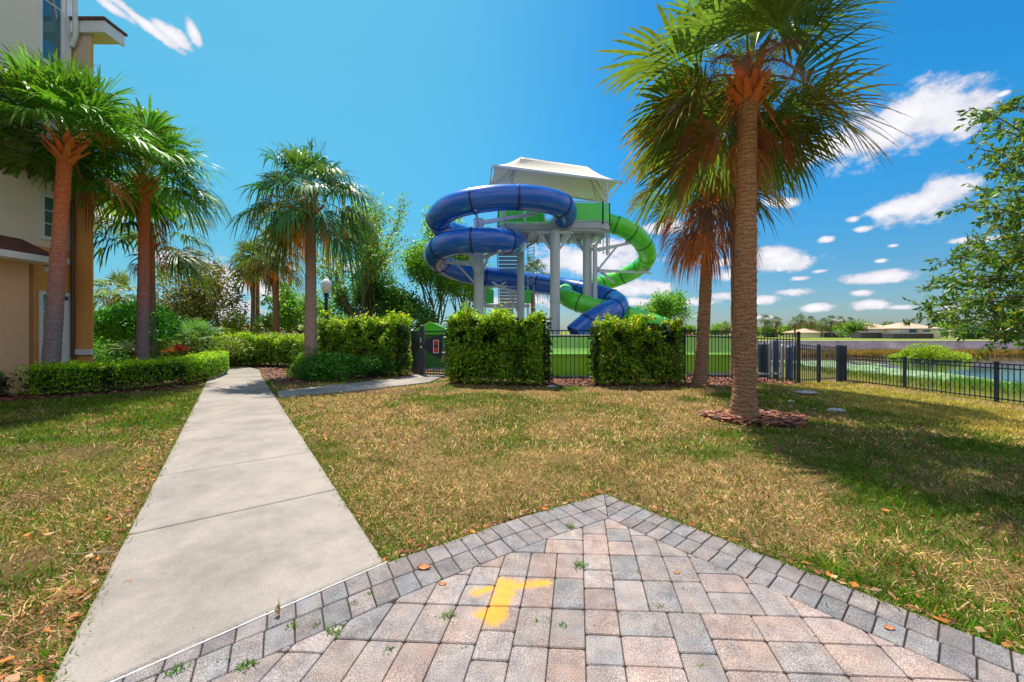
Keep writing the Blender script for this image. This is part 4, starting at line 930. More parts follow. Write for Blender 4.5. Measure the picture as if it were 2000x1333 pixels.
# ------------------------------------------------------------------ oak reaching in from the right
def oak():
    r = random.Random(91); base = Vector((13.2, 8.9, gz1(13.2, 8.9))); root = thing('oak_tree', 'oak with narrow dark green leaves reaching in from the right edge', 'tree', base)
    mb = MB(); mb.tube([base-Vector((0, 0, .2)), base+Vector((.1, 0, 1.6)), base+Vector((.2, .2, 3.6)), base+Vector((0, .3, 7))], [.26, .2, .16, .05], 10)
    tgt = [(1915,215),(1940,250),(1960,205),(1985,300),(1905,290),(1930,330),(1925,375),(1965,390),(1990,240),(1885,405),(1915,415),(1945,440),(1985,430),(1915,470),(1960,480),
           (1835,512),(1870,500),(1900,520),(1930,500),(1970,520),(1815,555),(1850,560),(1890,565),(1940,550),(1985,560),(1800,605),(1835,620),(1870,610),(1905,600),(1945,600),(1980,610),(1795,625),(1850,640),(1890,645),(1930,640),(1970,650),(1925,672),(1955,660),(1990,690),(2030,300),(2060,420),(2050,520),(2080,600),(2030,640),(2100,250),(2050,180),(2150,350),(2150,500),(2200,300),(2200,600),(2120,140),(2020,350),(2010,470),(2020,580)]
    P0 = []; D0 = []
    for (px, py) in tgt:
        D = 8.0+r.uniform(-.9, 1.1); t = P(px, py, D); zf = max(1.5, min(6.3, t.z*.75+.9)); st = base+Vector((.15, .2, zf)); m1 = st.lerp(t, .5)+Vector((0, 0, .35))
        pts = [st, st.lerp(m1, .5)+Vector((0, 0, .12)), m1, m1.lerp(t, .55)+Vector((r.uniform(-.1, .1), 0, .08)), t]; mb.tube(pts, [.045, .035, .022, .012, .004], 5, False)
        for k in range(17):
            u = r.uniform(.55, 1.02)*4; i = min(3, int(u)); q = pts[i].lerp(pts[i+1], u-i); dv = Vector((r.uniform(-1, .6), r.uniform(-1, 1), r.uniform(-.9, .7))).normalized(); L = r.uniform(.15, .42); e = q+dv*L
            mb.tube([q, e], [.005, .002], 3, False)
            for j in range(13):
                s = r.uniform(.15, 1.05); P0.append(tuple(q+dv*L*s)); D0.append(tuple(dv))
    mb.build('trunk', M['bark'], root); rr = np.random.RandomState(4); P0 = np.array(P0); m = len(P0)
    leaf_mesh('crown', P0+rr.randn(m, 3)*.02, .12, leafcol(m, [(.07, .16, .03), (.12, .22, .04), (.05, .11, .03), (.24, .24, .04)], rr), root, seed=5, aspect=.36, dirs=np.array(D0))
oak()

# ------------------------------------------------------------------ fences
def fence_run(name, label, pts, hs, px_posts=None, picket=.135, rails=(.97, .86, .10), postw=.075, cat='fence', pickw=.018, groundgap=.06, top=None):
    """pts: post positions [(x,y,zbase,height)]; one picket panel per bay, one post each"""
    root = thing(name, label, cat, (pts[0][0], pts[0][1], pts[0][2]))
    for i, (x, y, z, h) in enumerate(pts):
        mb = MB(); w = postw/2; mb.box(x-w, x+w, y-w, y+w, z-.1, z+h+.02); mb.box(x-w-.006, x+w+.006, y-w-.006, y+w+.006, z+h+.02, z+h+.035)
        mb.add([(x-w, y-w, z+h+.035), (x+w, y-w, z+h+.035), (x+w, y+w, z+h+.035), (x-w, y+w, z+h+.035), (x, y, z+h+.06)], [(0,1,4),(1,2,4),(2,3,4),(3,0,4)]); mb.build('post', M['black'], root)
    for i in range(len(pts)-1):
        a = Vector(pts[i][:3]); b = Vector(pts[i+1][:3]); ha, hb = pts[i][3], pts[i+1][3]; mb = MB(); L = (b-a).length; n = max(1, int(L/picket)); d = (b-a).normalized()
        for rr_ in rails: mb.beam(a+d*postw/2+Vector((0, 0, ha*rr_)), b-d*postw/2+Vector((0, 0, hb*rr_)), .03, .035)
        for k in range(1, n):
            t = k/n; p = a.lerp(b, t); h = ha*(1-t)+hb*t; gg = gz1(p.x, p.y)
            lo = min(p.z, p.z)+groundgap; mb.box(p.x-pickw/2, p.x+pickw/2, p.y-pickw/2, p.y+pickw/2, lo, p.z+h*rails[0]+.012)
        mb.build('picket_panel', M['black'], root)
    return root
# main fence: posts from the gate to the right corner
F1 = [(-2.35, 14.0), (-.5, 13.2), (1.12, 11.95), (3.3, 12.15), (5.55, 12.55), (7.9, 13.2), (10.2, 13.85)]
zt = [1.66, 1.66, 1.68, 1.68, 1.69, 1.62, 1.55]
fence_run('fence', 'tall black picket fence running behind the hedges to the right corner post', [(x, y, max(gz1(x, y), -.34), t-max(gz1(x, y), -.34)) for (x, y), t in zip(F1, zt)], None)
fence_run('fence', 'black picket fence going back from the corner post to the pond gate', [(10.33, 14.05, -.30, 1.48), (11.9, 15.1, -.38, 1.44), (13.55, 16.15, -.46, 1.45)], None, picket=.18)
PF = [(14.35, 16.75, -.60, 1.2)]+[(14.38, 14.25-i*2.7, -.54+.04*i if i < 3 else -.45, 1.18) for i in range(0, 6)]
fence_run('fence', 'lower black picket fence along the pond bank at the right', PF, None, picket=.135)
# wider pair of gate posts beside the pond
g = thing('gate', 'narrow black gate with a tall box latch between the side fence and pond fence', 'gate', (13.75, 16.3, -.5))
mb = MB(); mb.box(13.66, 13.82, 16.25, 16.41, -.6, 1.02); mb.build('post', M['black'], g)
mb = MB(); mb.box(14.02, 14.16, 16.45, 16.6, -.6, 1.0); mb.build('post', M['black'], g)
mb = MB(); mb.box(13.82, 14.02, 16.38, 16.42, .0, .9); mb.build('latch_box', M['black'], g)
# fence left of the gate
fence_run('fence', 'black picket fence behind the hedge left of the entrance gate', [(-3.9, 15.2, 0, 1.62), (-6.4, 17.2, 0, 1.62), (-9, 19.3, 0, 1.62), (-11.5, 21.2, 0, 1.62)], None, picket=.12)
# entrance gate
def gate():
    a = Vector((-3.85, 15.0, 0)); pst = P(824, 735, 14.2); pst.z = 0; b = Vector((-2.42, 14.05, 0))
    g = thing('gate', 'black entrance gate with a red and black warning sign', 'gate', (pst.x, pst.y, 0))
    mb = MB(); mb.box(pst.x-.085, pst.x+.085, pst.y-.085, pst.y+.085, -.05, 1.72); mb.lathe(pst.x, pst.y, [(.085, 1.72), (.08, 1.78), (.04, 1.83), (0, 1.84)], 12); mb.build('gate_post', M['black'], g)
    for s, e, nm in ((a, pst+Vector((-.12, .03, 0)), 'side_panel'), (pst+Vector((.12, -.02, 0)), b, 'gate_leaf')):
        mb = MB(); n = int((e-s).length/.095)
        for rz in (1.60, .16, .06): mb.beam(s+Vector((0, 0, rz)), e+Vector((0, 0, rz)), .03, .045)
        for k in range(n+1):
            p = s.lerp(e, k/n); mb.box(p.x-.011, p.x+.011, p.y-.011, p.y+.011, .04, 1.6)
        pan = mb.build(nm, M['black'], g)
        c = (s+e)/2; d = (e-s).normalized(); up = Vector((0, 0, 1)); mb = MB(); q = c+Vector((0, -.035, 0))
        if nm == 'gate_leaf':
            pts = [q-d*.42+up*1.0, q-d*.38+up*1.3, q+d*.28+up*1.52, q+d*.30+up*1.1, q+d*.30+up*.55, q-d*.2+up*.8]
        else:
            pts = [q-d*.5+up*1.1, q+d*.5+up*1.35, q+d*.5+up*.78]
        nf = Vector((0, -.012, 0)); n = len(pts); mb.add(pts+[p+nf for p in pts], [tuple(range(n)), tuple(range(n, 2*n))[::-1]]+[(i, (i+1) % n, n+(i+1) % n, n+i) for i in range(n)])
        mb.build('shield_plate', M['black'], g)
        if nm == 'gate_leaf':
            sc = P(848, 678, 13.6); sg = thing('sign', '', '', (0, 0, 0)); COL.objects.unlink(sg); bpy.data.objects.remove(sg)
            x0, x1, z0, z1, yy = sc.x-.10, sc.x+.10, sc.z-.235, sc.z+.235, 13.93
            s_ = MB().box(x0, x1, yy, yy+.01, z0, z1).build('sign', M['white'], g)
            MB().box(x0+.02, x1-.02, yy-.003, yy-.0005, z0+.02, z1-.02).build('black_field', M['black'], s_)
            MB().box(x0+.022, x1-.022, yy-.006, yy-.0035, z0+.30, z1-.024).build('red_field', M['red'], s_)
            MB().box(x0+.022, x1-.022, yy-.006, yy-.0035, z0+.024, z0+.19).build('red_field', M['red'], s_)
            MB().box(x0+.05, x1-.05, yy-.009, yy-.0065, z0+.35, z0+.365).box(x0+.05, x1-.05, yy-.009, yy-.0065, z0+.39, z0+.402).build('text_lines', M['black'], s_)
    mb = MB(); mb.lathe(pst.x, pst.y-.12, [(0, .98), (.035, 1.0), (.045, 1.03), (.035, 1.06), (0, 1.08)], 10); mb.build('knob', M['steel'], g)
    MB().box(pst.x-.03, pst.x+.0, pst.y-.12, pst.y-.085, 1.2, 1.38).build('latch', M['steel'], g)
gate()
# ------------------------------------------------------------------ green pool walls
def poolwall(label, x0, x1, y, ztop, zmid, name='pool_wall'):
    t = thing(name, label, 'pool wall', ((x0+x1)/2, y, 0)); n = max(1, int((x1-x0)/2.4))
    for i in range(n):
        a = x0+(x1-x0)*i/n+.006; b = x0+(x1-x0)*(i+1)/n-.006
        mb = MB(); mb.add([(a, y, zmid), (b, y, zmid), (b, y+.35, ztop), (a, y+.35, ztop), (a, y+.5, zmid), (b, y+.5, zmid), (b, y+.5, ztop), (a, y+.5, ztop)], [(0,1,2,3),(3,2,6,7),(5,4,7,6),(0,3,7,4),(1,5,6,2)]); mb.build('upper_panel', M['poolg2'], t)
        mb = MB(); mb.box(a, b, y+.04, y+.5, .07, zmid-.05); mb.build('lower_panel', M['poolg'], t)
    MB().box(x0, x1, y-.05, y+.5, zmid-.05, zmid).build('ledge', M['poolg2'], t); MB().box(x0, x1, y+.30, y+.56, ztop, ztop+.04).build('top_cap', M['white'], t)
    MB().box(x0, x1, y+.0, y+.5, -.02, .06).build('base_trim', M['white'], t); MB().box(x0-.05, x1+.05, y+.02, y+.6, -.3, -.021).build('footing', M['concrete'], t)
poolwall('green splash pool wall seen through the fence between the two tall hedges', .2, 4.2, 13.5, 1.45, .84)
poolwall('green splash pool wall seen through the fence between the palm trunks', 5.9, 8.7, 14.5, 1.42, .76)
g = thing('shed', 'small bright green gabled hut showing above the entrance gate', 'shed', (-3.3, 17.0, 0))
mb = MB(); x0, x1, y0, y1 = -4.35, -2.55, 17.0, 18.4; mb.box(x0, x1, y0, y1, 0, 1.45); mb.build('wall', plain('shed_green', (.04, .30, .03), (.03, .22, .02), 2, .6), g)
xm = -3.55; mb = MB(); mb.add([(x0-.15, y0-.1, 1.46), (x1+.2, y0-.1, 1.46), (xm, y0-.1, 2.0), (x0-.15, y1, 1.46), (x1+.2, y1, 1.46), (xm, y1, 2.0)], [(0,1,2),(3,5,4),(0,2,5,3),(2,1,4,5),(0,3,4,1)]); mb.build('roof', M['green'], g)
MB().beam((x0-.15, y0-.13, 1.48), (xm, y0-.13, 2.02), .05, .04).beam((x1+.2, y0-.13, 1.48), (xm, y0-.13, 2.02), .05, .04).build('roof_trim', M['poolg2'], g)
# pump equipment behind the right end of the fence
M['navyp'] = plain('navy_pipe', (.06, .10, .20), None, 4, .5)
g = thing('pump_equipment', 'row of blue grey pipes and cabinets behind the fence near its right corner', 'pool equipment', (9.6, 15.2, -.3))
for k, (px, w, z1, m) in enumerate(((1490, .30, 1.15, 'black'), (1502, .09, 1.2, 'steel2'), (1515, .22, 1.3, 'navyp'), (1528, .10, 1.1, 'steel2'), (1541, .26, 1.05, 'navyp'), (1552, .08, 1.1, 'navyp'))):
    c = P(px, 700, 15.0); MB().lathe(c.x, c.y, [(w/2, -.3), (w/2, z1-.08), (w/2*.7, z1), (0, z1)], 14).build('pipe' if w < .2 else 'tank', M[m], g)
MB().box(8.9, 10.3, 14.8, 14.9, -.05, .02).build('rail', M['steel2'], g)
# red planting and dark blue covers beyond (seen over the pool wall)
shrub('shrub', 'distant red leaved shrub seen over the pool wall right of the right hedge', 'shrub', (9.4, 21, 1.0), (.9, .6, .55), 1500, .14, [(.6, .10, .04), (.7, .2, .08)], 59)

# ------------------------------------------------------------------ slide tower
def catmull(pts, n=10):
    P_ = [Vector(p) for p in pts]; P_ = [P_[0]*2-P_[1]]+P_+[P_[-1]*2-P_[-2]]; out = []
    for i in range(1, len(P_)-2):
        for k in range(n):
            t = k/n; a, b, c, d = P_[i-1:i+3]; out.append(.5*((2*b)+(c-a)*t+(2*a-5*b+4*c-d)*t*t+(3*b-a-3*c+d)*t**3))
    out.append(P_[-2]); return out
def slide(label, ctrl, rad, mat, flanges, endopen, name='tube_slide'):
    path = catmull([P(*c) for c in ctrl], 9); b = path[-1].copy(); b.z = 0
    t = thing(name, label, 'water slide', b)
    n = 28; m = len(path)
    def ring(i, rr):
        d = (path[min(i+1, m-1)]-path[max(i-1, 0)]).normalized(); r = d.cross(Vector((0, 0, 1))).normalized(); u = r.cross(d)
        return [path[i]+(r*math.cos(2*math.pi*k/n)+u*math.sin(2*math.pi*k/n))*rr for k in range(n)]
    # sections of the tube, each between two flanges
    cuts = [0]+flanges+[endopen]
    vs = []; fs = []
    for i in range(endopen+1): vs += ring(i, rad)
    fs = [(i*n+k, i*n+(k+1) % n, (i+1)*n+(k+1) % n, (i+1)*n+k) for i in range(endopen) for k in range(n)]
    tb = MB().add(vs, fs, True).build('tube', mat, t)
    sol = tb.modifiers.new('shell', 'SOLIDIFY'); sol.thickness = .03; sol.offset = -1
    # joint flanges
    for f in flanges:
        d = (path[min(f+1, m-1)]-path[max(f-1, 0)]).normalized(); mb = MB(); r0 = ring(f, rad*1.0); r1 = ring(f, rad*1.09); w = d*.05
        v = [p-w for p in r0]+[p-w for p in r1]+[p+w for p in r1]+[p+w for p in r0]; q = [(a*n+k, a*n+(k+1) % n, (a+1)*n+(k+1) % n, (a+1)*n+k) for a in range(3) for k in range(n)]
        mb.add(v, q, False); mb.build('flange', M['blued'] if mat == M['blue'] else M['greend'], t)
    # side seams where upper and lower shells bolt together
    mb = MB()
    for s in (1, -1):
        vs = []
        for i in range(endopen+1):
            d = (path[min(i+1, m-1)]-path[max(i-1, 0)]).normalized(); r = d.cross(Vector((0, 0, 1))).normalized()*s; u = Vector((0, 0, .02)); p = path[i]
            vs += [p+r*rad*.99-u, p+r*rad*1.05-u, p+r*rad*1.05+u, p+r*rad*.99+u]
        mb.add(vs, [(4*i+k, 4*i+(k+1) % 4, 4*i+4+(k+1) % 4, 4*i+4+k) for i in range(endopen) for k in range(4)])
    mb.build('seam', mat, t)
    if endopen < m-1:     # open flume to the splash pool
        vs = []; h = n//2
        for i in range(endopen, m):
            d = (path[min(i+1, m-1)]-path[max(i-1, 0)]).normalized(); r = d.cross(Vector((0, 0, 1))).normalized(); u = r.cross(d); g_ = 1+.35*(i-endopen)/(m-endopen)
            vs += [path[i]+(r*math.cos(math.pi+math.pi*k/h)*g_+u*math.sin(math.pi+math.pi*k/h))*rad+Vector((0, 0, .12 if k in (0, h) else 0)) for k in range(h+1)]
        mb = MB().add(vs, [(i*(h+1)+k, i*(h+1)+k+1, (i+1)*(h+1)+k+1, (i+1)*(h+1)+k) for i in range(m-1-endopen) for k in range(h)], True); o = mb.build('flume', mat, t)
        sol = o.modifiers.new('shell', 'SOLIDIFY'); sol.thickness = .05
    return t, path
M['blued'] = plain('blue_flange', (.004, .03, .20), None, 2, .35, 0, 0); M['greend'] = plain('green_flange', (.03, .28, .015), None, 2, .35, 0, 0)
BL = [(1092, 440, 22.6), (1103, 424, 21.3), (1096, 402, 20.2), (1050, 389, 19.5), (990, 386, 19.2), (930, 392, 19.1), (880, 406, 19.6), (856, 428, 20.8), (868, 448, 22.3), (905, 462, 23.4), (950, 470, 23.8), (990, 473, 23.0), (1007, 474, 21.5), (993, 472, 20.1), (950, 470, 19.4), (900, 472, 19.4), (862, 484, 20.2), (851, 502, 21.5), (870, 520, 23.0), (915, 535, 24.4), (975, 544, 25), (1040, 553, 25), (1100, 562, 24.6), (1155, 573, 23.5), (1197, 588, 22.6), (1204, 602, 21.4), (1176, 617, 20.6), (1142, 640, 20.2), (1110, 668, 20)]
slide('blue enclosed tube slide coiling down the left side of the tower', BL, .60, M['blue'], [18, 33, 46, 63, 90, 118, 131, 144, 158, 176, 190, 203, 215, 228, 241], 248)
GR = [(1150, 425, 23.2), (1185, 435, 22.4), (1218, 446, 22.2), (1245, 463, 22.4), (1262, 487, 23.0), (1262, 508, 24.2), (1243, 526, 25.6), (1212, 542, 26.4), (1180, 553, 26.4), (1145, 562, 25.8), (1112, 568, 24.6), (1102, 576, 23.2), (1120, 588, 22.2), (1150, 598, 21.8), (1190, 608, 21.6), (1225, 617, 21.5), (1262, 628, 21.6), (1300, 640, 22)]
slide('green enclosed tube slide curving out on the right side of the tower', GR, .50, M['green'], [14, 23, 32, 41, 50, 62, 74, 100, 112, 122, 134], 153)
def tower():
    DK = 7.5; t = thing('slide_tower', 'white steel water slide tower with green panels and a cream shade canopy', 'slide tower', (2.3, 22.5, 0))
    # columns
    cols_ = [(935, 430, 21.5, .27), (1017, 452, 23.4, .22), (1084, 452, 21.2, .27), (1147, 455, 22.0, .25), (1162, 480, 21.6, .13)]
    cp = []
    for (px, py, D, r) in cols_:
        tp = P(px, py, D); mb = MB(); mb.cyl(tp.x, tp.y, -.1, tp.z, r, 24); mb.cyl(tp.x, tp.y, tp.z, tp.z+.03, r+.03, 24); mb.cyl(tp.x, tp.y, 3.2, 3.28, r+.035, 24); mb.build('column', M['steel'], t); cp.append(tp)
    # deck
    deck = [(-.75, 21.7), (-.4, 21.35), (2.9, 21.3), (3.25, 21.0), (4.9, 21.0), (5.35, 21.35), (5.2, 24.6), (-.9, 23.9)]
    deck = [deck[-1], deck[-2]]+deck[::-1][2:] if 0 else deck
    mb = MB(); mb.prism(deck, DK-.32, DK); mb.build('deck', M['steel2'], t)
    mb = MB(); n = len(deck); c = np.mean(deck, 0); ins = [tuple(c+(np.array(p)-c)*.93) for p in deck]; mb.prism(ins, DK-.42, DK-.325)
    for k in range(9):
        x = -.3+k*.62; mb.box(x-.05, x+.05, 21.6, 23.8, DK-.62, DK-.425)
    mb.build('deck_joists', M['fabric'] if 0 else M['steel'], t)
    # guard panels
    for i in range(n):
        a = Vector((*deck[i], DK)); b = Vector((*deck[(i+1) % n], DK)); L = (b-a).length; k = max(1, round(L/1.2))
        for j in range(k):
            p = a.lerp(b, j/k); q = a.lerp(b, (j+1)/k); d = (q-p).normalized()
            if i in (2,) or (i == 1 and j == 2): continue      # opening where the blue tube starts
            mb = MB(); mb.beam(p+d*.05+Vector((0, 0, .58)), q-d*.05+Vector((0, 0, .58)), .03, .92); mb.build('guard_panel', M['panel'], t)
        mb = MB()
        for j in range(k+1): p = a.lerp(b, j/k); mb.box(p.x-.03, p.x+.03, p.y-.03, p.y+.03, DK-.1, DK+1.15)
        mb.beam(a+Vector((0, 0, 1.12)), b+Vector((0, 0, 1.12)), .05, .05); mb.beam(a+Vector((0, 0, .06)), b+Vector((0, 0, .06)), .06, .05); mb.build('guard_rail', M['steel'], t)
    # canopy posts
    pc = [P(984, 352, 20.9), P(1186, 367, 21.9), (P(984, 372, 23.3)), P(1172, 385, 24.6)]
    tops = []
    for i, q in enumerate(pc):
        mb = MB(); zb = DK-.35 if i != 1 else 5.9; mb.box(q.x-.055, q.x+.055, q.y-.055, q.y+.055, zb, 9.95); mb.build('canopy_post', M['steel'], t)
    FL, FR, BLc, BR = P(961, 324, 20.0), P(1216, 356, 22.1), P(956, 361, 22.6), P(1180, 395, 25.5); pk1, pk2 = P(1016, 309, 21.3), P(1147, 328, 23.4)
    mb = MB()
    mb.beam(FL, FR, .07, .12); mb.beam(BLc, BR, .07, .10); mb.beam(FL, BLc, .06, .09); mb.beam(FR, BR, .06, .09); mb.beam(pk1+Vector((0, 0, -.06)), pk2+Vector((0, 0, -.06)), .05, .07)
    for a, b in ((Vector((pc[0].x, pc[0].y, 9.2)), pk1), (Vector((pc[1].x, pc[1].y, 9.1)), pk2), (Vector((pc[2].x, pc[2].y, 9.2)), pk1), (Vector((pc[3].x, pc[3].y, 9.2)), pk2)): mb.tube([a, b], .045, 8)
    mb.build('canopy_frame', M['steel'], t)
    # tensioned fabric: four panels, edges pulled in
    N1 = 14; mb = MB()
    def patch(a, b, c, d, sag):    # quad a-b (lower edge) to d-c (ridge)
        vs = []
        for j in range(N1+1):
            v = j/N1
            for i in range(N1+1):
                u = i/N1; p = (a*(1-u)+b*u)*(1-v)+(d*(1-u)+c*u)*v; s = sag*4*u*(1-u)*(1-v); p = p+((d*(1-u)+c*u)-(a*(1-u)+b*u)).normalized()*s*.55; p.z -= .28*4*v*(1-v)*.6; p.z += .06; vs.append(p)
        mb.add(vs, [(j*(N1+1)+i, j*(N1+1)+i+1, (j+1)*(N1+1)+i+1, (j+1)*(N1+1)+i) for j in range(N1) for i in range(N1)], True)
    lo = Vector((0, 0, 0)); BLd = BLc+Vector((0, 0, -.05)); BRd = BR+Vector((0, 0, -.05))
    patch(FL, FR, pk2, pk1, .0); patch(BRd, BLd, pk1, pk2, .15); patch(BLd, FL, pk1, pk1, .35); patch(FR, BRd, pk2, pk2, .35)
    o = mb.build('canopy', M['fabric'], t); s = o.modifiers.new('thick', 'SOLIDIFY'); s.thickness = .015
    # brackets from the columns to the deck
    mb = MB()
    for ci in (1, 2, 3):
        c = cp[ci]; 
        for dx, dy in ((-.95, .1), (.95, .1), (-.45, .9), (.45, .9)):
            mb.beam((c.x+dx*.18, c.y+dy*.2, c.z-1.05), (c.x+dx, c.y+dy, DK-.45), .10, .13)
        mb.beam((c.x-1.0, c.y, DK-.5), (c.x+1.0, c.y, DK-.5), .12, .14)
    mb.build('deck_brackets', M['steel'], t)
    # slide support arms
    def arm(c, z, tgt, w0=.28, w1=.12, brace=True, cradle=True, cl=.45):
        mb = MB(); a = Vector((c.x, c.y, z)); d = (Vector((tgt.x, tgt.y, z))-a).normalized(); a = a+d*.2; mb.beam(a, tgt, .12, w0, w2=.10, h2=w1)
        if brace: mb.beam(Vector((c.x, c.y, z-1.1))+d*.2, a.lerp(tgt, .55), .08, .10)
        if cradle:
            s = d.cross(Vector((0, 0, 1))).normalized(); q = tgt+Vector((0, 0, .0)); mb.beam(q, q+d*cl+Vector((0, 0, .28)), .10, .08); mb.beam(q, q-d*cl*.9+Vector((0, 0, .26)), .10, .08); mb.beam(q-d*.5, q+d*.5, .12, .10)
        mb.build('support_arm', M['steel'], t)
    c1 = cp[0]
    arm(c1, 7.6, P(1046, 418, 20.3), .22, .14, False, False)
    arm(c1, 7.0, P(862, 449, 20.9)); arm(c1, 5.35, P(858, 512, 21.3), .30, .12); arm(c1, 5.6, P(968, 494, 19.6), .24, .12); arm(c1, 5.7, P(900, 492, 19.7), .24, .12, True, False)
    arm(c1, 6.6, P(950, 492, 23.4), .22, .12, True, False); arm(c1, 7.3, P(930, 416, 19.3), .24, .12, True, True)
    arm(cp[1], 3.9, P(975, 560, 23.8), .2, .12); arm(cp[2], 3.4, P(1100, 580, 23.6), .2, .12, False); arm(cp[1], 2.2, P(1017, 580, 22.6), .2, .1, False, False)
    c5 = cp[4]; arm(c5, 6.15, P(1236, 474, 22.4), .22, .12); arm(c5, 5.0, P(1262, 533, 24.4), .18, .10, False); arm(c5, 5.2, P(1200, 553, 25.8), .14, .10, False, False); arm(cp[3], 2.2, P(1175, 622, 21.4), .16, .1, False)
    arm(cp[3], 3.1, P(1150, 588, 23.3), .16, .1, False, True)
    # ladder on the right side of the tower
    mb = MB()
    for x in (0, .35): q = P(1178, 470, 22.2); mb.box(q.x+x-.02, q.x+x+.02, q.y-.02, q.y+.02, 6.0, 8.6)
    for k in range(8): mb.box(q.x, q.x+.35, q.y-.012, q.y+.012, 6.1+.3*k, 6.13+.3*k)
    mb.build('ladder', M['steel'], t)
    # stair behind: two flights and a landing
    x0, x1 = P(973, 500, 25).x, P(1012, 500, 25).x; mb = MB(); n1 = 20
    for k in range(n1): z = 3.3+(DK-3.3)*(k+1)/n1; y = 28.6-4.4*(k+1)/n1; mb.box(x0, x1, y-.02, y+.26, z-.05, z); mb.box(x0, x1, y+.0, y+.02, z-.2, z-.052)
    mb.build('stair_flight', M['steel2'], t)
    mb = MB()
    for x in (x0-.06, x1+.06): mb.beam((x, 28.7, 3.2), (x, 24.2, DK-.1), .06, .28)
    mb.build('stair_stringers', M['steel'], t)
    mb = MB(); mb.box(x0-.9, x1+.7, 24.2, 25.4, 3.15, 3.3); mb.build('landing', M['steel'], t)
    mb = MB()
    for k in range(16): z = 3.3*(k+1)/17; y = 28.6-.1-3.2*(k+1)/17; mb.box(x0-.2, x1-.3, y, y+.26, z-.05, z); mb.box(x0-.2, x1-.3, y, y+.02, z-.19, z-.052)
    mb.build('stair_flight', M['steel2'], t)
    for (xx, w) in ((x0-.75, .5), (x1+.3, .5)): MB().box(xx, xx+w, 24.22, 24.25, 3.35, 4.2).build('guard_panel', M['panel'], t)
    mb = MB()
    for x in (x0-.8, x1+.6): mb.box(x-.05, x+.05, 24.3, 24.4, 0, 4.4)
    mb.beam((x0-.8, 24.3, 4.4), (x1+.6, 24.3, 4.4), .05); mb.beam((x0-.5, 24.2, 1.2), (x0+.6, 24.2, 3.0), .08); mb.build('landing_frame', M['steel'], t)
    # mesh guard beside the stair
    mb = MB()
    for k in range(14):
        a = Vector((x1+.75, 25-.3*0, 5.0+.2*k)); mb.beam((P(1031, 505, 24.4).x, 24.4, 4.6+.2*k), (P(1043, 505, 24.4).x, 24.4, 4.7+.2*k), .03)
    for px in (1031, 1043): q = P(px, 500, 24.4); mb.box(q.x-.025, q.x+.025, 24.38, 24.42, 3.0, 7.3)
    mb.build('cable_ladder', M['steel'], t)
tower()
# blue run-out channel and concrete apron
sheet('pool_deck', [(-4, 16), (10, 16), (13, 30), (-6, 30)], M['concrete'], .02)
# ------------------------------------------------------------------ lamp post
q = P(637, 640, 19.5); t = thing('street_lamp', 'dark blue lamp post with a white acorn globe behind the hedge', 'street lamp', (q.x, q.y, 0)); zt_ = P(637, 573, 19.5).z
MB().lathe(q.x, q.y, [(.16, 0), (.16, .3), (.09, .5), (.085, 2.6), (.07, zt_-.4), (.10, zt_-.35), (.10, zt_-.3), (.07, zt_-.25), (.12, zt_-.05), (.13, zt_)], 16).build('pole', M['navy'] if 'navy' in M else plain('navy_pole', (.012, .03, .10), None, 4, .4, 0, 0), t)
MB().lathe(q.x, q.y, [(.13, zt_), (.22, zt_+.14), (.27, zt_+.42), (.24, zt_+.55), (.12, zt_+.68), (.05, zt_+.74), (.04, zt_+.80), (0, zt_+.84)], 20).build('globe', M['globe'], t)

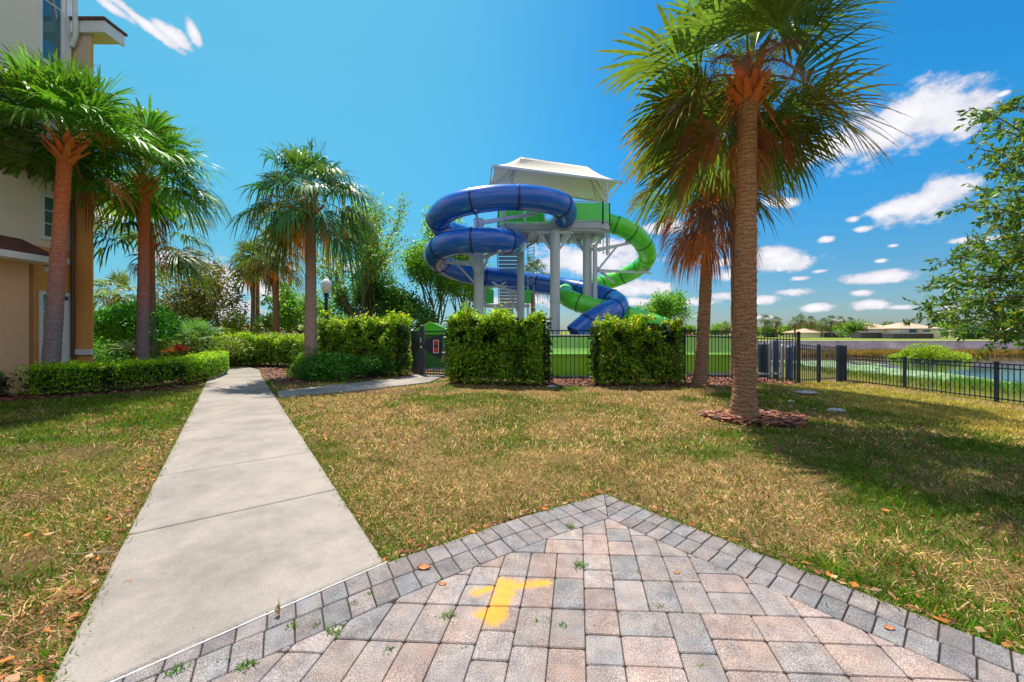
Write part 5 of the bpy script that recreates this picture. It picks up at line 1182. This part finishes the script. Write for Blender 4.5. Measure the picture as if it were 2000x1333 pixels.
# ------------------------------------------------------------------ building at the left
def building():
    t = thing('building', 'multi storey beige and peach stucco building at the left edge', 'building', (-13, 8, 0))
    XW = -13.0; XB = -12.7
    MB().box(-19, XW, -3, 11.48, 0, 14).build('wall', M['stucco_up'], t)
    MB().box(XW+.001, XW+.02, 10.32, 11.48, 0, 3.95).build('lower_wall', M['stucco_or'], t)
    MB().box(XW+.002, XB, -3, 10.23, 0, 3.5).build('ground_floor_wall', M['stucco_lo'], t)
    MB().box(XW+.003, XB+.001, 10.232, 10.32, 0, 3.5).build('wall_return', plain('stucco_brown', (.42, .19, .08), None, 2, .9), t)
    MB().prism([(-12.41, 11.5), (-12.42, 11.55), (-15.2, 13.9), (-19, 13.9), (-19, 11.5)], 0, 10.44).build('corner_wing', M['stucco_or'], t)
    MB().box(-13.4, -12.43, 11.49, 11.498, 5.4, 10.43).build('wing_front', M['stucco_up2'] , t) if 'stucco_up2' in M else None
    # shed roof above ground floor
    mb = MB(); mb.add([(XW+.02, -3, 4.05), (XW+.02, 10.3, 4.05), (-12.22, 10.55, 3.58), (-12.22, -3, 3.58), (XW+.02, -3, 3.9), (XW+.02, 10.3, 3.9), (-12.22, 10.55, 3.52), (-12.22, -3, 3.52)], [(0,1,2,3),(4,7,6,5),(1,5,6,2),(3,2,6,7),(0,3,7,4)]); rf = mb.build('roof', M['shingle'], t)
    MB().box(-12.21, -12.12, -3, 10.56, 3.40, 3.56).build('gutter', M['white'], rf); MB().box(XB, -12.215, -3, 10.5, 3.38, 3.42).build('soffit', M['stucco_up'], rf)
    def win(nm, y0, y1, z0, z1, X=XW, bars=1, door=False):
        mb = MB(); e = .1; x1 = X+.05
        mb.box(X, x1, y0-e, y0, z0-e, z1+e); mb.box(X, x1, y1, y1+e, z0-e, z1+e); mb.box(X, x1, y0, y1, z1, z1+e); mb.box(X, x1+.03, y0, y1, z0-e, z0)
        for b in range(1, bars+1): z = z0+(z1-z0)*b/(bars+1); mb.box(X+.0, x1-.015, y0, y1, z-.015, z+.015)
        f = mb.build('door' if door else 'window', M['white'], t); MB().box(X+.001, X+.02, y0, y1, z0, z1).build('pane', M['glass'], f); return f
    yy = lambda px, X: F*(-X)/(1000-px)
    w = win('door', 10.72-.0-.06, 10.72+.16, .5, 2.68, XW+.021, 3, True) if 0 else None
    dy0, dy1 = yy(78, XW)+.0, yy(134, XW); win('door', dy0+.02, dy1-.04, .25, 2.62, XW+.021, 4, True)
    MB().box(XW+.03, XW+.05, dy0+(dy1-dy0)*.62, dy1-.05, .35, 2.5).build('curtain', M['white'], t)
    win('window', yy(84, XW), yy(124, XW), 3.75+.5, 5.35, XW, 2)
    win('window', yy(80, XW), yy(117, XW), 9.15, 12.5, XW, 1)
    MB().box(XW+.0, XW+.07, 11.30, 11.42, 6.0, 14).build('corner_trim', M['white'], t)
    MB().box(XW+.021, XW+.06, 10.33, 11.47, 3.55, 3.72).build('band', M['white'], t)
    MB().tube([(XW+.13, 11.40, 0), (XW+.13, 11.40, 9.3)], .045, 8).build('downspout', M['bronze'], t)
    MB().box(-12.97, -12.37, 11.42, 11.489, .92, 1.08).build('ledge', M['white'], t)
    MB().box(-12.97, -12.39, 11.42, 11.489, 9.1, 9.3).build('upper_band', M['white'], t)
    # eaves seen from below
    mb = MB(); mb.box(-13.4, -12.0, 11.48, 12.0, 10.45, 10.5); mb.build('soffit', M['stucco_up'], t)
    mb = MB(); mb.box(-12.0, -11.94, 11.4, 12.0, 10.38, 10.72); mb.box(-12.9, -12.0, 11.4, 11.475, 10.38, 10.72); mb.build('fascia', M['white'], t)
    MB().box(-12.95, -11.9, 11.35, 12.05, 10.73, 10.80).build('roof_edge', M['shingle'], t)
    mb = MB(); mb.tube([(-12.6, 11.1, 14), (-12.6, 11.2, 11.6), (-12.72, 11.35, 10.3), (-12.9, 11.4, 9.95)], .06, 8); mb.build('downspout', M['white'], t)
    # flood light under the eave
    l = thing('x', '', '', (0, 0, 0)); bpy.data.objects.remove(l)
    q = Vector((-12.45, 10.42, 3.28)); f = MB().lathe(q.x, q.y, [(0, q.z-.09), (.06, q.z-.08), (.075, q.z-.02), (.05, q.z+.05), (0, q.z+.07)], 14).build('flood_light', M['white'], t)
    MB().tube([q+Vector((0, 0, .06)), q+Vector((-.05, 0, .12))], .015, 6).build('bracket', M['bronze'], f)
M['stucco_up2'] = plain('stucco_tan', (.66, .50, .36), (.60, .45, .32), .8, .9, 0, .5, 90)
building()
# ------------------------------------------------------------------ white rocks
def rock(label, px, py, z, s, seed):
    g_ = G(px, py, z); r = random.Random(seed); mb = MB(); n = 12; m = 8; vs = []
    for j in range(m+1):
        ph = math.pi*j/m
        for k in range(n):
            a = 2*math.pi*k/n; q = 1+.16*math.sin(3*a+ph*2+seed)+r.uniform(-.05, .05); vs.append((g_.x+s[0]*math.sin(ph)*math.cos(a)*q, g_.y+s[1]*math.sin(ph)*math.sin(a)*q, z+s[2]*math.cos(ph)*.9+s[2]*.4))
    mb.add(vs, [(j*n+k, (j+1)*n+k, (j+1)*n+(k+1) % n, j*n+(k+1) % n) for j in range(m) for k in range(n)], True); tag(mb.build('rock', M['stone']), label, 'rock')
rock('white elongated rock in the grass right of the thick palm', 1631, 806, -.05, (.20, .10, .07), 1)
rock('small white stone in the grass behind the white elongated rock', 1545, 787, -.03, (.08, .05, .05), 2)
rock('grey stone half buried near the corner post of the fence', 1575, 768, -.05, (.3, .16, .05), 3)
rock('flat grey stone in the mulch below the black fence between the hedges', 1078, 757, 0, (.14, .08, .05), 4)
# ------------------------------------------------------------------ pond surroundings
MB().box(30, 420, 71.6, 72.2, -3.2, -.22).box(30, 420, 71.5, 72.25, -.22, -.10).build('retaining_wall', M['block']); tag(bpy.data.objects['retaining_wall'], 'long grey block retaining wall along the far side of the pond', 'wall')
def reeds(label, x0, x1, y0, y1, n, h, w, pal, z=-2.65, jit=.2, name='reeds', mask=None):
    x = x0+(x1-x0)*rs.rand(n); y = y0+(y1-y0)*rs.rand(n)
    if mask is not None: k = mask(x, y); x, y = x[k], y[k]
    m = len(x); c = np.array(pal)[rs.randint(0, len(pal), m)]*(.6+.8*rs.rand(m, 1)); zz = np.maximum(gz(x, y), z) if z is not None else gz(x, y)
    o = blades(name, label, x, y, h*(.6+.7*rs.rand(m)), w*(.7+.6*rs.rand(m)), c, .1+.4*rs.rand(m), z=zz); o['category'] = 'reeds'
reeds('golden brown reeds growing along the foot of the far pond wall', 36, 130, 66.5, 71.4, 26000, 1.1, .10, ((.34, .22, .06), (.42, .22, .06), (.28, .26, .05)))
reeds('green water plants along the near bank of the pond', 27, 36, 17, 31, 16000, .8, .05, ((.14, .34, .03), (.20, .38, .04), (.10, .24, .03)), mask=lambda x, y: fbm(x, y, .5, 3) > .44)
reeds('tall grass on the slope between the fence and the pond', 15.5, 31, 14, 60, 34000, .24, .03, ((.22, .30, .04), (.30, .30, .06), (.14, .24, .03)), z=None)
n = 17000; x = 26+34*rs.rand(n); y = 20+36*rs.rand(n); k = (fbm(x, y, .22, 3) > .43) & (gz(x, y) < -2.6) & (x < 30+.35*y); x, y = x[k], y[k]; m = len(x)
rr_ = .16+.2*rs.rand(m); V = np.stack([np.stack([x+rr_*math.cos(a), y+rr_*math.sin(a), np.full(m, -2.585)+.01*math.sin(a*2)], -1) for a in np.linspace(0, 2*math.pi, 7)[:6]], 1).reshape(-1, 3)
c = np.repeat(np.array(((.30, .44, .14), (.38, .50, .26), (.22, .36, .08)))[rs.randint(0, 3, m)]*(.7+.5*rs.rand(m, 1)), 6, 0)
tag(np_obj('lily_pads', V, np.arange(m*6).reshape(-1, 6), colmat('lily_pad', .45, 0, .5), cols=c), 'pale green lily pads covering the near water of the pond', 'lily pads', kind='stuff')
for i, (px, D, rx, h, lb) in enumerate(((1800, 57, 3.0, 1.45, 'taller bright yellow green bush standing in the pond'), (1848, 56, 3.6, .95, 'lower bright yellow green bush standing in the pond right of the taller one'), (1762, 59, 1.8, .6, 'small yellow green clump at the left foot of the bushes in the pond'))):
    q = pbase(px, D, -2.6); b = shrub('pond_bush', lb, 'bush', (q[0], q[1], -2.6+h*.55), (rx, 1.6, h), 9000, .22, [(.28, .36, .02), (.36, .38, .03), (.18, .27, .02)], 80+i, lumps=14, stem=False)
# houses across the pond
def house(label, x0, x1, y, z0, wallh, roofh, dep=9, cage=None, wins=(), upper=False):
    t = thing('house', label, 'house', ((x0+x1)/2, y, z0)); MB().box(x0, x1, y, y+dep, z0, z0+wallh).build('wall', M['housewall'], t); e = .5; zt2 = z0+wallh; ym = y+dep/2; rx = min((x1-x0)/2-.5, dep/2)
    mb = MB(); mb.add([(x0-e, y-e, zt2), (x1+e, y-e, zt2), (x1+e, y+dep+e, zt2), (x0-e, y+dep+e, zt2), (x0+rx, ym, zt2+roofh), (x1-rx, ym, zt2+roofh)], [(0,1,5,4),(1,2,5),(2,3,4,5),(3,0,4),(0,3,2,1)]); mb.build('roof', M['shingle2'], t)
    MB().box(x0-e-.02, x1+e+.02, y-e-.05, y-e-.005, zt2-.18, zt2+.02).build('fascia', M['white'], t)
    for (a, b, c, d) in wins:
        f = MB().box(a-.08, b+.08, y-.06, y-.002, c-.08, d+.08).build('window', M['white'], t); MB().box(a, b, y-.08, y-.062, c, d).build('pane', M['glass'], f)
    if cage:
        a, b, h = cage; cg = MB().box(a, b, y-3.2, y-.1, z0, z0+h).build('pool_cage', M['screen'], t); mb = MB()
        for k in range(int((b-a)/1.6)+1): x = a+1.6*k; mb.box(x-.05, x+.05, y-3.27, y-3.202, z0, z0+h)
        mb.box(a, b, y-3.26, y-3.203, z0+h-.12, z0+h); mb.build('cage_frame', M['bronze'], cg)
        mb = MB(); mb.add([(a-.1, y-3.3, z0+h), (b+.1, y-3.3, z0+h), (b-1.0, y-.1, z0+h+.35), (a+1.0, y-.1, z0+h+.35)], [(0,1,2,3)]); mb.build('cage_roof', M['screen'], cg)
XH = lambda px, D: (px-1000)/F*D
house('cream house with hipped tan roof and dark screened porch across the pond', XH(1757, 104), XH(1838, 104), 104, -.3, 2.75, 1.6, 9, (XH(1743, 101), XH(1822, 101), 1.35), ((XH(1803, 104), XH(1817, 104), 1.5, 2.0), (XH(1775, 104), XH(1790, 104), 1.4, 2.2)))
house('cream house with tan roof partly behind the round green tree across the pond', XH(1700, 108), XH(1752, 108), 108, -.3, 2.7, 1.6, 9, (XH(1680, 105), XH(1722, 105), 1.6), ())
house('low cream house at the left end of the far bank', XH(1570, 120), XH(1620, 120), 120, -.3, 1.6, 1.3, 9, (XH(1625, 117), XH(1665, 117), 1.5), ())
house('cream house behind the oak leaves at the right edge across the pond', XH(1930, 100), XH(2000, 100), 100, -.3, 2.0, 1.7, 9, (XH(1955, 97), XH(2040, 97), 1.4), ())
house('house with pinkish tan roof beyond the slim palms on the left', XH(462, 46), XH(540, 46), 46, 0, 1.9, 1.6, 7, None, ())
# trees across the pond
FT = [(1405, 125, 4.2, 3.6), (1440, 130, 3.6, 3.0), (1500, 128, 3.4, 3.0), (1535, 135, 3.6, 4.0), (1575, 130, 4.6, 4.4), (1610, 140, 4.4, 4.4), (1645, 140, 4.0, 4.0), (1676, 112, 4.4, 4.6), (1895, 96, 3.8, 5.5), (1850, 118, 4.4, 4.0), (1740, 122, 4.8, 3.0), (1960, 112, 5, 5), (1470, 150, 3.6, 5), (1340, 110, 3.4, 3.0), (2060, 105, 6, 5), (1780, 126, 4.4, 4)]
for i, (px, D, h, rx) in enumerate(FT):
    q = pbase(px, D, -.25); pal = [(.16, .26, .03), (.12, .20, .04), (.09, .15, .04)] if i % 3 else [(.22, .32, .03), (.16, .26, .03)]
    if i in (8,): pal = [(.05, .10, .05), (.07, .13, .06)]
    lbs = ['round green tree on the far bank, seen left of the thick trunk', 'small tree on the far bank just left of the thick trunk', 'low tree on the far bank right of the thick trunk', 'grey green far tree right of the thick trunk', 'bright far tree with round top above the corner post', 'far bushy tree above the side fence', 'far tree above the pond gate post', 'large round bright green tree left of the houses across the pond', 'dark rounded tree right of the main cream house', 'tree peeking over the roof of the main cream house', 'tree behind the gap between two cream houses', 'tree behind the oak leaves across the pond', 'hazy tree far back behind the thick trunk', 'far tree low beside the right hedge', 'far tree beyond the right edge', 'far tree top behind the main cream house']
    shrub('broadleaf_tree', lbs[i], 'tree', (q[0], q[1], -.25+h*.55), (rx, rx*.7, h*.55), 2600, .55, pal, 200+i, lumps=14, stem=True, group='trees across the pond')
FP = [(1493, 120, 620), (1515, 126, 622), (1553, 118, 626), (1563, 128, 618), (1583, 124, 622), (1604, 120, 628), (1622, 128, 620), (1643, 124, 622), (1658, 130, 626), (1420, 120, 634), (1775, 116, 628)]
NM = ['far palm nearest the thick trunk', 'second far palm right of the thick trunk', 'short far palm left of the corner post', 'tall far palm above the corner post', 'far palm just right of the corner post', 'far palm with brown skirt above the side fence', 'tall far palm above the middle of the side fence', 'far palm left of the pond gate', 'far palm above the pond gate', 'far palm between the two right palm trunks', 'far palm over the roof gap of the cream houses']
for i, (px, D, py) in enumerate(FP):
    add_palm(NM[i], px, D, px+random.uniform(-3, 3), py+6, .28, .24, M['trunkB'], 20, .9, 1.5, .7, 300+i, ndead=5, nseg=12, boots=0, green=(.10, .15, .06), group='palms across the pond')
